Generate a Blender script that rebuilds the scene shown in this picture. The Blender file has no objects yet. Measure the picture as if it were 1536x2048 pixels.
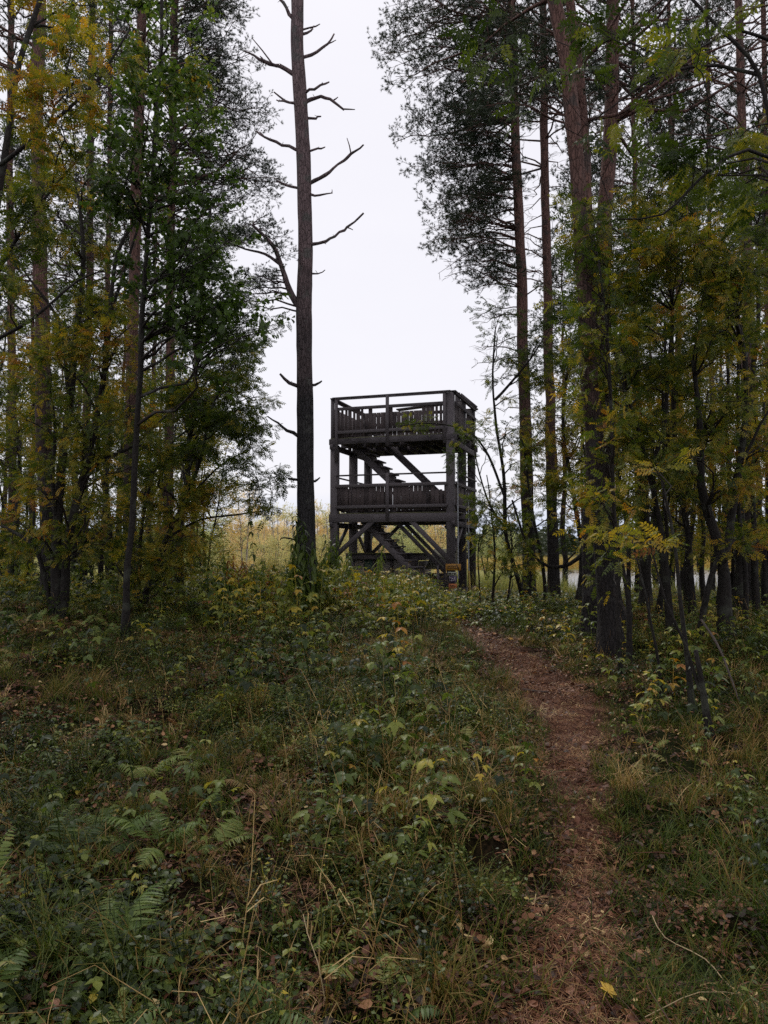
import bpy, math, random
import numpy as np
from mathutils import Vector, Matrix

R = math.radians
SC = bpy.context.scene
COL = SC.collection

# ------------------------------------------------------------------ camera
F_PX, EYE, PITCH = 1538.0, 1.6, R(2.829)
cam_data = bpy.data.cameras.new("camera")
cam_data.sensor_fit = 'VERTICAL'
cam_data.sensor_height = 36.0
cam_data.lens = 36.0 * F_PX / 2048.0
cam_data.clip_start = 0.05
cam_data.clip_end = 4000
camera = bpy.data.objects.new("camera", cam_data)
COL.objects.link(camera)
camera.location = (0, 0, EYE)
camera.rotation_euler = (R(90) + PITCH, 0, 0)
SC.camera = camera

# ------------------------------------------------------------------ world, sun, exposure
SUN_EL, SUN_AZ = R(52), R(-20)          # high, beyond the tower, a little to the left
world = bpy.data.worlds.new("World")
SC.world = world
world.use_nodes = True
wt = world.node_tree
wt.nodes.clear()
w_out = wt.nodes.new('ShaderNodeOutputWorld')
w_bg = wt.nodes.new('ShaderNodeBackground')
w_bg.inputs['Strength'].default_value = 0.1
w_sky = wt.nodes.new('ShaderNodeTexSky')
w_sky.sky_type = 'NISHITA'
w_sky.sun_disc = False
w_sky.sun_elevation = SUN_EL
w_sky.sun_rotation = SUN_AZ
w_tc = wt.nodes.new('ShaderNodeTexCoord')
w_noise = wt.nodes.new('ShaderNodeTexNoise')
w_noise.inputs['Scale'].default_value = 2.2
w_noise.inputs['Detail'].default_value = 4
w_map = wt.nodes.new('ShaderNodeMapping')
w_map.inputs['Scale'].default_value = (1, 1, 3.2)
w_ramp = wt.nodes.new('ShaderNodeValToRGB')          # cloud sheet, faint mottling
w_ramp.color_ramp.elements[0].position = 0.3
w_ramp.color_ramp.elements[0].color = (8.3, 8.15, 8.7, 1)
w_ramp.color_ramp.elements[1].position = 0.7
w_ramp.color_ramp.elements[1].color = (8.65, 8.5, 8.95, 1)
w_sep = wt.nodes.new('ShaderNodeSeparateXYZ')
w_el = wt.nodes.new('ShaderNodeMapRange')            # the cloud sheet thins out to pale blue low down
w_el.inputs['From Min'].default_value = 0.0
w_el.inputs['From Max'].default_value = 0.075
w_el.inputs['To Min'].default_value = 0.0
w_el.inputs['To Max'].default_value = 1.0
w_low = wt.nodes.new('ShaderNodeMix'); w_low.data_type = 'RGBA'
w_low.inputs['A'].default_value = (5.0, 6.0, 8.3, 1)
w_mix = wt.nodes.new('ShaderNodeMix'); w_mix.data_type = 'RGBA'
w_mix.inputs['Factor'].default_value = 0.93
L = wt.links.new
L(w_tc.outputs['Generated'], w_map.inputs['Vector'])
L(w_map.outputs['Vector'], w_noise.inputs['Vector'])
L(w_noise.outputs['Fac'], w_ramp.inputs['Fac'])
L(w_tc.outputs['Generated'], w_sep.inputs[0])
L(w_sep.outputs['Z'], w_el.inputs['Value'])
L(w_el.outputs['Result'], w_low.inputs['Factor'])
L(w_ramp.outputs['Color'], w_low.inputs['B'])
L(w_sky.outputs['Color'], w_mix.inputs['A'])
L(w_low.outputs['Result'], w_mix.inputs['B'])
L(w_mix.outputs['Result'], w_bg.inputs['Color'])
L(w_bg.outputs['Background'], w_out.inputs['Surface'])

sun_data = bpy.data.lights.new("sun", 'SUN')
sun_data.energy = 1.5
sun_data.angle = R(12)
sun_data.color = (1.0, 0.96, 0.9)
sun = bpy.data.objects.new("sun", sun_data)
COL.objects.link(sun)
sd = Vector((math.sin(SUN_AZ) * math.cos(SUN_EL), math.cos(SUN_AZ) * math.cos(SUN_EL), math.sin(SUN_EL)))
sun.rotation_euler = sd.to_track_quat('Z', 'Y').to_euler()

SC.view_settings.view_transform = 'Standard'
SC.view_settings.look = 'None'
SC.view_settings.exposure = 0.18
SC.view_settings.gamma = 1.0
SC.view_settings.use_curve_mapping = False
SC.render.engine = 'CYCLES'
SC.cycles.max_bounces = 6
SC.cycles.diffuse_bounces = 4
SC.cycles.glossy_bounces = 2
SC.cycles.transmission_bounces = 4
SC.cycles.use_denoising = False
SC.cycles.use_adaptive_sampling = True
SC.cycles.adaptive_threshold = 0.012

# ------------------------------------------------------------------ pixels <-> space
CP, SP = math.cos(PITCH), math.sin(PITCH)
def P(px, py, Y):
    x, v = (px - 768) / F_PX, (1024 - py) / F_PX
    d = np.array([x, CP - v * SP, SP + v * CP])
    d = d * (Y / d[1])
    return np.array([d[0], Y, d[2] + EYE])
def proj(p):
    p = np.atleast_2d(p)
    z = p[:, 2] - EYE
    f = np.maximum(p[:, 1] * CP + z * SP, 1e-3)
    u = -p[:, 1] * SP + z * CP
    return 768 + F_PX * p[:, 0] / f, 1024 - F_PX * u / f

# ------------------------------------------------------------------ value noise
def _h(i, j, k, s):
    n = (i * 374761393 + j * 668265263 + k * 2147483647 + s * 1274126177) & 0xffffffff
    n = ((n ^ (n >> 13)) * 1274126177) & 0xffffffff
    return ((n ^ (n >> 16)) & 0xffff) / 65535.0
def vnoise(x, y, z=0.0, s=0):
    x, y, z = np.broadcast_arrays(np.asarray(x, float), np.asarray(y, float), np.asarray(z, float))
    i, j, k = np.floor(x).astype(np.int64), np.floor(y).astype(np.int64), np.floor(z).astype(np.int64)
    fx, fy, fz = x - i, y - j, z - k
    fx, fy, fz = [f * f * (3 - 2 * f) for f in (fx, fy, fz)]
    r = 0
    for a in (0, 1):
        for b in (0, 1):
            for c in (0, 1):
                r = r + _h(i + a, j + b, k + c, s) * (fx if a else 1 - fx) * (fy if b else 1 - fy) * (fz if c else 1 - fz)
    return r * 2 - 1
def fbm(x, y, z=0.0, s=0, o=4):
    r, a = 0, 1.0
    for q in range(o):
        r = r + a * vnoise(x, y, z, s + q * 17); a *= .5; x = x * 2.03; y = y * 2.03; z = z * 2.03
    return r

# ------------------------------------------------------------------ terrain
_PY = [-60, -20, 0, 3, 6, 9, 12, 16, 20, 25, 30, 40, 60, 130, 300, 900]
_PZ = [-.6, -.2, 0, .06, .27, .47, .56, .45, .28, .08, -.25, -.95, -1.2, -1.25, -1.1, -.9]
WATER_Z = -1.4
_path = np.array([(1120, 2300), (1125, 2048), (1150, 1900), (1160, 1750), (1165, 1650), (1140, 1540), (1150, 1460), (1120, 1390), (1060, 1335), (990, 1290), (945, 1262)])
def base_h(x, y):
    z = np.interp(y, _PY, _PZ)
    # right of the tower the bank drops to the lake
    lake = np.clip((x - .205 * y - .2) / 1.5, 0, 1) * np.clip((y - 24) / 12, 0, 1) * np.clip((112 + .12 * x - y) / 6, 0, 1)
    z = z - lake * 1.6
    z = z + np.clip((y - 116) / 10, 0, 1) * .15
    z = z + .10 * np.clip((-x - 1) / 5, 0, 1) * np.clip(y / 6, 0, 1) * np.clip((25 - y) / 10, 0, 1)
    return z
def _hit(px, py):
    lo = None
    d0 = P(px, py, 1.0) - np.array([0, 0, EYE])
    t = 1.0
    while t < 200:
        p = d0 * t
        if EYE + p[2] < base_h(p[0], p[1]): break
        t += .02 if t < 14 else .2
    return np.array([p[0], p[1]])
PATH = np.array([_hit(*q) for q in _path])
PATH = np.vstack([PATH, PATH[-1] + (PATH[-1] - PATH[-2]) * [1, 1.5], [.9, 17.0], [1.6, 21.0]])
PATH = np.vstack([[PATH[0][0] - .2, -6], PATH])
_pw = [.4, .27, .22, .17, .14, .12, .16, .24, .29, .31, .28, .22, .2, .2, .2]
_pw = [.36, .24, .19, .15, .12, .11, .14, .20, .25, .27, .24, .17, .07, .05, .05][:len(PATH)]
def path_d(x, y):
    """distance to the path's centre line divided by its half width there"""
    x, y = np.asarray(x, float), np.asarray(y, float)
    best = np.full(np.broadcast(x, y).shape, 99.0)
    for a, b, wa, wb in zip(PATH[:-1], PATH[1:], _pw[:-1], _pw[1:]):
        ab = b - a
        t = np.clip(((x - a[0]) * ab[0] + (y - a[1]) * ab[1]) / (ab @ ab), 0, 1)
        d = np.hypot(x - a[0] - t * ab[0], y - a[1] - t * ab[1]) / (wa + (wb - wa) * t)
        best = np.minimum(best, d)
    return best
def ground(x, y):
    x, y = np.asarray(x, float), np.asarray(y, float)
    near = np.clip((34 - y) / 10, 0, 1)
    z = base_h(x, y) + near * np.clip(.35 + path_d(x, y) * .25, .35, 1) * (.075 * fbm(x * .9, y * .9, 0, 3, 3) + .045 * fbm(x * 3.1, y * 3.1, 0, 9, 2))
    z = z - .05 * np.exp(-(path_d(x, y) * .8) ** 2) * near
    return z
def gpt(px, py):
    q = _hit(px, py)
    return np.array([q[0], q[1], float(ground(q[0], q[1]))])

# ------------------------------------------------------------------ mesh helpers
class MB:
    def __init__(s): s.V, s.T, s.n, s.A = [], [], 0, []
    def add(s, V, T, tint=0.0):
        V = np.asarray(V, float).reshape(-1, 3); T = np.asarray(T, np.int64).reshape(-1, 3)
        s.V.append(V); s.T.append(T + s.n); s.n += len(V)
        s.A.append(np.full(len(V), tint) if np.isscalar(tint) else np.asarray(tint, float))
    def arrays(s): return np.vstack(s.V), np.vstack(s.T)
    def full(s): return np.vstack(s.V), np.vstack(s.T), np.concatenate(s.A)
    def mesh(s, name, mat=None, smooth=True, tint=False):
        V, T = s.arrays()
        me = raw_mesh(name, V, T, smooth)
        if tint:
            at = me.attributes.new('tint', 'FLOAT', 'POINT'); at.data.foreach_set('value', np.concatenate(s.A).astype(np.float32))
        if mat: me.materials.append(mat)
        return me
def raw_mesh(name, V, T, smooth=True):
    me = bpy.data.meshes.new(name)
    me.vertices.add(len(V)); me.vertices.foreach_set('co', np.asarray(V, np.float32).ravel())
    me.loops.add(len(T) * 3); me.loops.foreach_set('vertex_index', np.asarray(T, np.int32).ravel())
    me.polygons.add(len(T)); me.polygons.foreach_set('loop_start', np.arange(len(T), dtype=np.int32) * 3)
    if smooth: me.polygons.foreach_set('use_smooth', np.ones(len(T), bool))
    me.update(calc_edges=True)
    return me
def obj(name, me, parent=None, **props):
    o = bpy.data.objects.new(name, me); COL.objects.link(o)
    if parent is not None: o.parent = parent
    for k, v in props.items(): o[k] = v
    return o
def empty(name, loc, rz=0, **props):
    o = bpy.data.objects.new(name, None); COL.objects.link(o)
    o.empty_display_size = .2
    o.location = Vector(loc); o.rotation_euler = (0, 0, rz)
    for k, v in props.items(): o[k] = v
    return o
def norm(v): return v / (np.linalg.norm(v) + 1e-9)
def tube(pts, rad, sides=5, rough=0.0, rf=6.0, seed=0, cap=False, flare=None):
    pts = np.asarray(pts, float); n = len(pts)
    rad = np.asarray(rad, float) * np.ones(n)
    tg = np.gradient(pts, axis=0); tg /= np.linalg.norm(tg, axis=1, keepdims=True) + 1e-9
    d = np.abs(norm(pts[-1] - pts[0])); ref = np.eye(3)[int(np.argmin(d))]
    a = np.cross(tg, ref); a /= np.linalg.norm(a, axis=1, keepdims=True) + 1e-9
    b = np.cross(tg, a)
    th = np.arange(sides) * 2 * math.pi / sides
    c, s = np.cos(th), np.sin(th)
    rr = rad[:, None] * np.ones((n, sides))
    if rough:
        zz = np.linspace(0, 1, n) * np.linalg.norm(pts[-1] - pts[0])
        rr = rr * (1 + rough * fbm(c[None] * 2.2 + 9, s[None] * 2.2 + 5, zz[:, None] * rf * .35, seed, 2) + rough * .7 * vnoise(c[None] * 5 + 3, s[None] * 5, zz[:, None] * rf, seed + 5))
    V = pts[:, None] + rr[..., None] * (a[:, None] * c[None, :, None] + b[:, None] * s[None, :, None])
    V = V.reshape(-1, 3)
    i = np.arange(n - 1)[:, None] * sides; j = np.arange(sides)[None]; k = (j + 1) % sides
    q = np.stack([i + j, i + k, i + sides + k, i + sides + j], -1).reshape(-1, 4)
    T = np.vstack([q[:, [0, 1, 2]], q[:, [0, 2, 3]]])
    if cap:
        V = np.vstack([V, pts[-1:] + tg[-1:] * rad[-1] * .3]); m = len(V) - 1; o = (n - 1) * sides
        T = np.vstack([T, np.stack([o + j[0], o + k[0], np.full(sides, m)], -1)])
    return V, T
def catmull(pts, step):
    pts = np.asarray(pts, float)
    if len(pts) == 2: pts = np.array([pts[0], (pts[0] + pts[1]) / 2, pts[1]])
    q = np.vstack([2 * pts[0] - pts[1], pts, 2 * pts[-1] - pts[-2]])
    out = []
    for i in range(1, len(q) - 2):
        m = max(2, int(np.linalg.norm(q[i + 1] - q[i]) / step))
        for t in np.arange(m) / m:
            p0, p1, p2, p3 = q[i - 1:i + 3]
            out.append(.5 * (2 * p1 + (p2 - p0) * t + (2 * p0 - 5 * p1 + 4 * p2 - p3) * t * t + (3 * p1 - p0 - 3 * p2 + p3) * t ** 3))
    out.append(q[-2])
    return np.array(out)
def rotm(yaw, pitch, roll):
    """arrays of angles -> matrices; the model's +X goes to the direction, pitch up positive"""
    cy, sy, cp, sp, cr, sr = np.cos(yaw), np.sin(yaw), np.cos(-pitch), np.sin(-pitch), np.cos(roll), np.sin(roll)
    M = np.empty(np.shape(yaw) + (3, 3))
    M[..., 0, 0] = cy * cp; M[..., 0, 1] = cy * sp * sr - sy * cr; M[..., 0, 2] = cy * sp * cr + sy * sr
    M[..., 1, 0] = sy * cp; M[..., 1, 1] = sy * sp * sr + cy * cr; M[..., 1, 2] = sy * sp * cr - cy * sr
    M[..., 2, 0] = -sp;     M[..., 2, 1] = cp * sr;                M[..., 2, 2] = cp * cr
    return M
def put(mb, VT, pos, yaw=0., pitch=0., roll=0., s=1., tint=0.0):
    M = rotm(np.float64(yaw), np.float64(pitch), np.float64(roll))
    mb.add(VT[0] @ M.T * s + np.asarray(pos), VT[1], tint + (VT[2] if len(VT) > 2 else np.zeros(len(VT[0]))))
def bake(mb, protos, pos, ang, scl, tint, rng):
    """many copies of small shapes into one mesh: pos (n,3), ang (n,3) yaw/pitch/roll"""
    pos, ang = np.asarray(pos, float), np.asarray(ang, float)
    scl, tint = np.asarray(scl, float), np.asarray(tint, float)
    pick = rng.integers(0, len(protos), len(pos))
    for k, (V, T, A_) in enumerate(protos):
        m = np.nonzero(pick == k)[0]
        if not len(m): continue
        M = rotm(ang[m, 0], ang[m, 1], ang[m, 2])
        W = np.einsum('nij,vj->nvi', M, V) * scl[m, None, None] + pos[m, None]
        TT = T[None] + (np.arange(len(m)) * len(V))[:, None, None]
        mb.add(W.reshape(-1, 3), TT.reshape(-1, 3), np.clip(np.repeat(tint[m], len(V)) + np.tile(A_, len(m)), 0, 1))

# ------------------------------------------------------------------ materials
def new_mat(name):
    m = bpy.data.materials.new(name); m.use_nodes = True
    nt = m.node_tree; nt.nodes.clear()
    out = nt.nodes.new('ShaderNodeOutputMaterial')
    return m, nt, out
def N(nt, t, **kw):
    n = nt.nodes.new(t)
    for k, v in kw.items():
        if k in n.inputs: n.inputs[k].default_value = v
        else: setattr(n, k, v)
    return n
def ramp(nt, stops, fac=None, interp='LINEAR'):
    r = nt.nodes.new('ShaderNodeValToRGB'); cr = r.color_ramp; cr.interpolation = interp
    while len(cr.elements) < len(stops): cr.elements.new(.5)
    for e, (p, c) in zip(cr.elements, stops): e.position = p; e.color = (*c, 1)
    if fac is not None: nt.links.new(fac, r.inputs['Fac'])
    return r
def leaf_mat(name, stops, rough=.5, trans=.35, spec=.4, gain=1.0):
    m, nt, out = new_mat(name); l = nt.links.new
    a = N(nt, 'ShaderNodeAttribute', attribute_name='tint', attribute_type='GEOMETRY')
    b = N(nt, 'ShaderNodeAttribute', attribute_name='tint', attribute_type='INSTANCER')
    ad = N(nt, 'ShaderNodeMath', operation='ADD'); l(a.outputs['Fac'], ad.inputs[0]); l(b.outputs['Fac'], ad.inputs[1])
    tc = N(nt, 'ShaderNodeTexCoord'); geo = N(nt, 'ShaderNodeNewGeometry')
    no = N(nt, 'ShaderNodeTexNoise', Scale=23.0, Detail=2.0); l(geo.outputs['Position'], no.inputs['Vector'])
    mr = N(nt, 'ShaderNodeMath', operation='MULTIPLY_ADD'); l(no.outputs['Fac'], mr.inputs[0]); mr.inputs[1].default_value = .22; mr.inputs[2].default_value = -.11
    ad2 = N(nt, 'ShaderNodeMath', operation='ADD'); l(ad.outputs[0], ad2.inputs[0]); l(mr.outputs[0], ad2.inputs[1])
    rp = ramp(nt, stops, ad2.outputs[0])
    hs = N(nt, 'ShaderNodeHueSaturation', Value=gain)
    l(rp.outputs['Color'], hs.inputs['Color'])
    p = N(nt, 'ShaderNodeBsdfPrincipled', Roughness=rough); p.inputs['Specular IOR Level'].default_value = spec
    l(hs.outputs['Color'], p.inputs['Base Color'])
    t = N(nt, 'ShaderNodeBsdfTranslucent')
    hs2 = N(nt, 'ShaderNodeHueSaturation', Value=1.8, Saturation=1.08); l(hs.outputs['Color'], hs2.inputs['Color']); l(hs2.outputs['Color'], t.inputs['Color'])
    mx = N(nt, 'ShaderNodeMixShader', Fac=trans); l(p.outputs[0], mx.inputs[1]); l(t.outputs[0], mx.inputs[2])
    l(mx.outputs[0], out.inputs['Surface'])
    return m
def bark_mat(name, low, high, zlo, zhi, crack=.35, scale=14.0, bump=.6, blotch=(.10, .10, .09)):
    m, nt, out = new_mat(name); l = nt.links.new
    geo = N(nt, 'ShaderNodeNewGeometry')
    mp = N(nt, 'ShaderNodeMapping'); mp.inputs['Scale'].default_value = (1, 1, .28); l(geo.outputs['Position'], mp.inputs['Vector'])
    n1 = N(nt, 'ShaderNodeTexNoise', Scale=scale, Detail=6.0, Roughness=.65); l(mp.outputs[0], n1.inputs['Vector'])
    vo = N(nt, 'ShaderNodeTexVoronoi', Scale=scale * 1.6); vo.feature = 'DISTANCE_TO_EDGE'; l(mp.outputs[0], vo.inputs['Vector'])
    n2 = N(nt, 'ShaderNodeTexNoise', Scale=1.7, Detail=3.0); l(geo.outputs['Position'], n2.inputs['Vector'])
    sp = N(nt, 'ShaderNodeSeparateXYZ'); l(geo.outputs['Position'], sp.inputs[0])
    zr = N(nt, 'ShaderNodeMapRange'); zr.inputs['From Min'].default_value = zlo; zr.inputs['From Max'].default_value = zhi
    az = N(nt, 'ShaderNodeMath', operation='MULTIPLY_ADD'); l(n2.outputs['Fac'], az.inputs[0]); az.inputs[1].default_value = 3.0
    l(sp.outputs['Z'], az.inputs[2]); l(az.outputs[0], zr.inputs['Value'])
    mix = N(nt, 'ShaderNodeMix', data_type='RGBA'); l(zr.outputs['Result'], mix.inputs['Factor'])
    mix.inputs['A'].default_value = (*low, 1); mix.inputs['B'].default_value = (*high, 1)
    r1 = ramp(nt, [(.25, (.45, .45, .45)), (.75, (1.35, 1.35, 1.35))], n1.outputs['Fac'])
    mu = N(nt, 'ShaderNodeMix', data_type='RGBA', blend_type='MULTIPLY'); mu.inputs['Factor'].default_value = 1
    l(mix.outputs['Result'], mu.inputs['A']); l(r1.outputs['Color'], mu.inputs['B'])
    r2 = ramp(nt, [(0, (1 - crack,) * 3), (.12, (1, 1, 1))], vo.outputs['Distance'])
    mu2 = N(nt, 'ShaderNodeMix', data_type='RGBA', blend_type='MULTIPLY'); mu2.inputs['Factor'].default_value = 1
    l(mu.outputs['Result'], mu2.inputs['A']); l(r2.outputs['Color'], mu2.inputs['B'])
    n3 = N(nt, 'ShaderNodeTexNoise', Scale=5.0, Detail=4.0); l(geo.outputs['Position'], n3.inputs['Vector'])
    r3 = ramp(nt, [(.56, (0, 0, 0)), (.66, (.7, .7, .7))], n3.outputs['Fac'])
    mu3 = N(nt, 'ShaderNodeMix', data_type='RGBA'); l(r3.outputs['Color'], mu3.inputs['Factor'])
    l(mu2.outputs['Result'], mu3.inputs['A']); mu3.inputs['B'].default_value = (*blotch, 1)
    p = N(nt, 'ShaderNodeBsdfPrincipled', Roughness=.85); p.inputs['Specular IOR Level'].default_value = .25
    l(mu3.outputs['Result'], p.inputs['Base Color'])
    hm = N(nt, 'ShaderNodeMath', operation='ADD'); l(n1.outputs['Fac'], hm.inputs[0])
    vm = N(nt, 'ShaderNodeMath', operation='MINIMUM'); l(vo.outputs['Distance'], vm.inputs[0]); vm.inputs[1].default_value = .15
    vm2 = N(nt, 'ShaderNodeMath', operation='MULTIPLY'); l(vm.outputs[0], vm2.inputs[0]); vm2.inputs[1].default_value = 4; l(vm2.outputs[0], hm.inputs[1])
    bp = N(nt, 'ShaderNodeBump', Strength=bump, Distance=.02); l(hm.outputs[0], bp.inputs['Height']); l(bp.outputs[0], p.inputs['Normal'])
    l(p.outputs[0], out.inputs['Surface'])
    return m
def wood_mat(name, dark, light, scale=6.0, rough=.8, moss=0.0):
    m, nt, out = new_mat(name); l = nt.links.new
    tc = N(nt, 'ShaderNodeTexCoord'); oi = N(nt, 'ShaderNodeObjectInfo')
    ad = N(nt, 'ShaderNodeVectorMath', operation='ADD'); l(tc.outputs['Object'], ad.inputs[0])
    sc = N(nt, 'ShaderNodeVectorMath', operation='SCALE'); sc.inputs['Scale'].default_value = 40; l(oi.outputs['Random'], sc.inputs[0]); l(sc.outputs[0], ad.inputs[1])
    mp = N(nt, 'ShaderNodeMapping'); mp.inputs['Scale'].default_value = (14, 14, .9); l(ad.outputs[0], mp.inputs['Vector'])
    n1 = N(nt, 'ShaderNodeTexNoise', Scale=scale, Detail=5.0, Roughness=.6); l(mp.outputs[0], n1.inputs['Vector'])
    n2 = N(nt, 'ShaderNodeTexNoise', Scale=1.8, Detail=3.0); l(ad.outputs[0], n2.inputs['Vector'])
    mx = N(nt, 'ShaderNodeMath', operation='MULTIPLY_ADD'); l(n2.outputs['Fac'], mx.inputs[0]); mx.inputs[1].default_value = .6; l(n1.outputs['Fac'], mx.inputs[2])
    m3 = N(nt, 'ShaderNodeMath', operation='MULTIPLY_ADD'); l(oi.outputs['Random'], m3.inputs[0]); m3.inputs[1].default_value = .45; l(mx.outputs[0], m3.inputs[2])
    rp = ramp(nt, [(.66, dark), (1.15 if False else 1.0, light)], m3.outputs[0])
    p = N(nt, 'ShaderNodeBsdfPrincipled', Roughness=rough); p.inputs['Specular IOR Level'].default_value = .3
    col = rp.outputs['Color']
    if moss:
        n3 = N(nt, 'ShaderNodeTexNoise', Scale=4.0, Detail=6.0, Roughness=.7); l(tc.outputs['Object'], n3.inputs['Vector'])
        r3 = ramp(nt, [(.5 - moss * .2, (0, 0, 0)), (.6 - moss * .1, (.85, .85, .85))], n3.outputs['Fac'])
        mm = N(nt, 'ShaderNodeMix', data_type='RGBA'); l(r3.outputs['Color'], mm.inputs['Factor']); l(col, mm.inputs['A']); mm.inputs['B'].default_value = (.10, .105, .05, 1)
        col = mm.outputs['Result']
    l(col, p.inputs['Base Color'])
    bp = N(nt, 'ShaderNodeBump', Strength=.4, Distance=.01); l(n1.outputs['Fac'], bp.inputs['Height']); l(bp.outputs[0], p.inputs['Normal'])
    l(p.outputs[0], out.inputs['Surface'])
    return m
def plain_mat(name, col, rough=.6, metal=0.0, var=.25, scale=9.0):
    m, nt, out = new_mat(name); l = nt.links.new
    tc = N(nt, 'ShaderNodeTexCoord')
    n = N(nt, 'ShaderNodeTexNoise', Scale=scale, Detail=5.0, Roughness=.65); l(tc.outputs['Object'], n.inputs['Vector'])
    rp = ramp(nt, [(.3, tuple(c * (1 - var) for c in col)), (.7, tuple(min(1, c * (1 + var)) for c in col))], n.outputs['Fac'])
    p = N(nt, 'ShaderNodeBsdfPrincipled', Roughness=rough, Metallic=metal); l(rp.outputs['Color'], p.inputs['Base Color'])
    l(p.outputs[0], out.inputs['Surface'])
    return m

G1, G2, YG, YE, OR, BR = (.020, .034, .006), (.070, .098, .014), (.19, .18, .024), (.38, .26, .040), (.34, .15, .030), (.12, .06, .03)
M_ROWAN = leaf_mat('rowan_leaves', [(0, G1), (.38, G2), (.6, YG), (.8, YE), (.92, OR), (1, BR)], spec=.3, trans=.42)
M_GREEN = leaf_mat('broad_leaves', [(0, G1), (.4, (.065, .11, .020)), (.7, (.14, .17, .03)), (.9, YE), (1, OR)], spec=.3, trans=.4)
M_PINE = leaf_mat('pine_needles', [(0, (.022, .034, .020)), (.5, (.042, .058, .030)), (.85, (.08, .09, .035)), (1, (.15, .10, .04))], rough=.6, trans=.15, spec=.3)
M_PALE = leaf_mat('pale_birch_leaves', [(0, (.26, .31, .13)), (.5, (.55, .47, .21)), (1, (.66, .48, .26))], trans=.45)
M_GRASS = leaf_mat('grass_blades', [(0, (.018, .032, .005)), (.35, (.065, .095, .012)), (.55, (.13, .11, .022)), (.75, (.24, .14, .045)), (1, (.55, .40, .18))], rough=.5, trans=.25, spec=.15)
M_REED = leaf_mat('reeds', [(0, (.16, .20, .05)), (.5, (.30, .27, .08)), (1, (.42, .27, .08))], trans=.3)
M_LITTER = leaf_mat('leaf_litter', [(0, (.025, .014, .009)), (.4, (.10, .038, .020)), (.7, (.20, .080, .038)), (.9, (.34, .17, .075)), (1, (.55, .40, .18))], rough=.55, trans=.05, spec=.3)
M_HERB = leaf_mat('herb_leaves', [(0, (.010, .020, .004)), (.22, (.034, .055, .010)), (.42, (.095, .130, .022)), (.6, (.21, .23, .040)), (.8, (.45, .34, .045)), (.93, (.32, .13, .03)), (1, (.12, .05, .022))], rough=.4, trans=.3, spec=.3)
M_FERN = leaf_mat('fern_fronds', [(0, (.03, .05, .010)), (.35, (.10, .155, .035)), (.6, (.19, .23, .055)), (.8, (.28, .22, .075)), (1, (.22, .10, .04))], rough=.45, trans=.3, spec=.3)
B_PINE = bark_mat('pine_bark', (.024, .020, .019), (.165, .088, .070), 3.8, 8.0, crack=.4, scale=17, bump=.9, blotch=(.045, .042, .038))
B_CENTRE = bark_mat('old_pine_bark', (.040, .037, .038), (.175, .122, .122), 5.0, 8.0, crack=.4, scale=17, bump=.9)
B_DARK = bark_mat('dark_bark', (.018, .015, .013), (.032, .026, .022), 1, 9, crack=.3, scale=24, bump=.5, blotch=(.05, .052, .04))
B_TWIG = bark_mat('twig_bark', (.026, .020, .018), (.034, .025, .022), 1, 9, crack=.1, scale=30, bump=.2)
B_BIRCH = bark_mat('birch_bark', (.42, .38, .33), (.50, .45, .40), 0, 4, crack=.1, scale=9, bump=.1, blotch=(.08, .07, .06))

# ================================================================== setting: ground, water
def spaced(lo, hi, dlo, dhi, d, far, g=1.13):
    out = list(np.arange(dlo, dhi, d)); s = d
    while out[-1] < hi: s *= g; out.append(out[-1] + min(s, far))
    s = d
    while out[0] > lo: s *= g; out.insert(0, out[0] - min(s, far))
    return np.array(out)
xs = spaced(-900, 900, -7, 7, .09, 60)
ys = spaced(-60, 1500, 1.5, 13, .09, 60, 1.1)
X, Yg = np.meshgrid(xs, ys)
Z = ground(X, Yg)
nx, ny = len(xs), len(ys)
gi = (np.arange(ny - 1)[:, None] * nx + np.arange(nx - 1)[None]).ravel()
gt = np.vstack([np.stack([gi, gi + 1, gi + nx + 1], -1), np.stack([gi, gi + nx + 1, gi + nx], -1)])
me = raw_mesh('ground', np.stack([X.ravel(), Yg.ravel(), Z.ravel()], -1), gt)
at = me.attributes.new('worn', 'FLOAT', 'POINT')
wn = fbm(X * 2.1, Yg * 2.1, 0, 41, 3) * .45 + .35 * np.clip(fbm(X * 5, Yg * 5, 0, 43, 2), 0, 1)
at.data.foreach_set('value', np.clip(1.55 - path_d(X, Yg) - wn, 0, 1).astype(np.float32).ravel())
m, nt, out = new_mat('forest_floor'); l = nt.links.new
geo = N(nt, 'ShaderNodeNewGeometry')
n1 = N(nt, 'ShaderNodeTexNoise', Scale=38.0, Detail=8.0, Roughness=.78); l(geo.outputs['Position'], n1.inputs['Vector'])
n2 = N(nt, 'ShaderNodeTexNoise', Scale=1.3, Detail=4.0); l(geo.outputs['Position'], n2.inputs['Vector'])
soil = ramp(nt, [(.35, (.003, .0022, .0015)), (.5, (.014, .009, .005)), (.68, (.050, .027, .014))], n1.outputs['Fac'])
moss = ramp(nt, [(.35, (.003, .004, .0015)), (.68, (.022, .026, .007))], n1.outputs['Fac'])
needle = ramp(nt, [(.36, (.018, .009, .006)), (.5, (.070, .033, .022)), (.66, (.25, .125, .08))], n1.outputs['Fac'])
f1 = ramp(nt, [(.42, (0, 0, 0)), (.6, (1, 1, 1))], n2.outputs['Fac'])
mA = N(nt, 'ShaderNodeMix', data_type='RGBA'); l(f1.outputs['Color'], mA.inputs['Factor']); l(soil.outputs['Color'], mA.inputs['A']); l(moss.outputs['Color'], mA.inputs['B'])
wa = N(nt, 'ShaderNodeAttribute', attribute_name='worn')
mB = N(nt, 'ShaderNodeMix', data_type='RGBA'); l(wa.outputs['Fac'], mB.inputs['Factor']); l(mA.outputs['Result'], mB.inputs['A']); l(needle.outputs['Color'], mB.inputs['B'])
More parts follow.
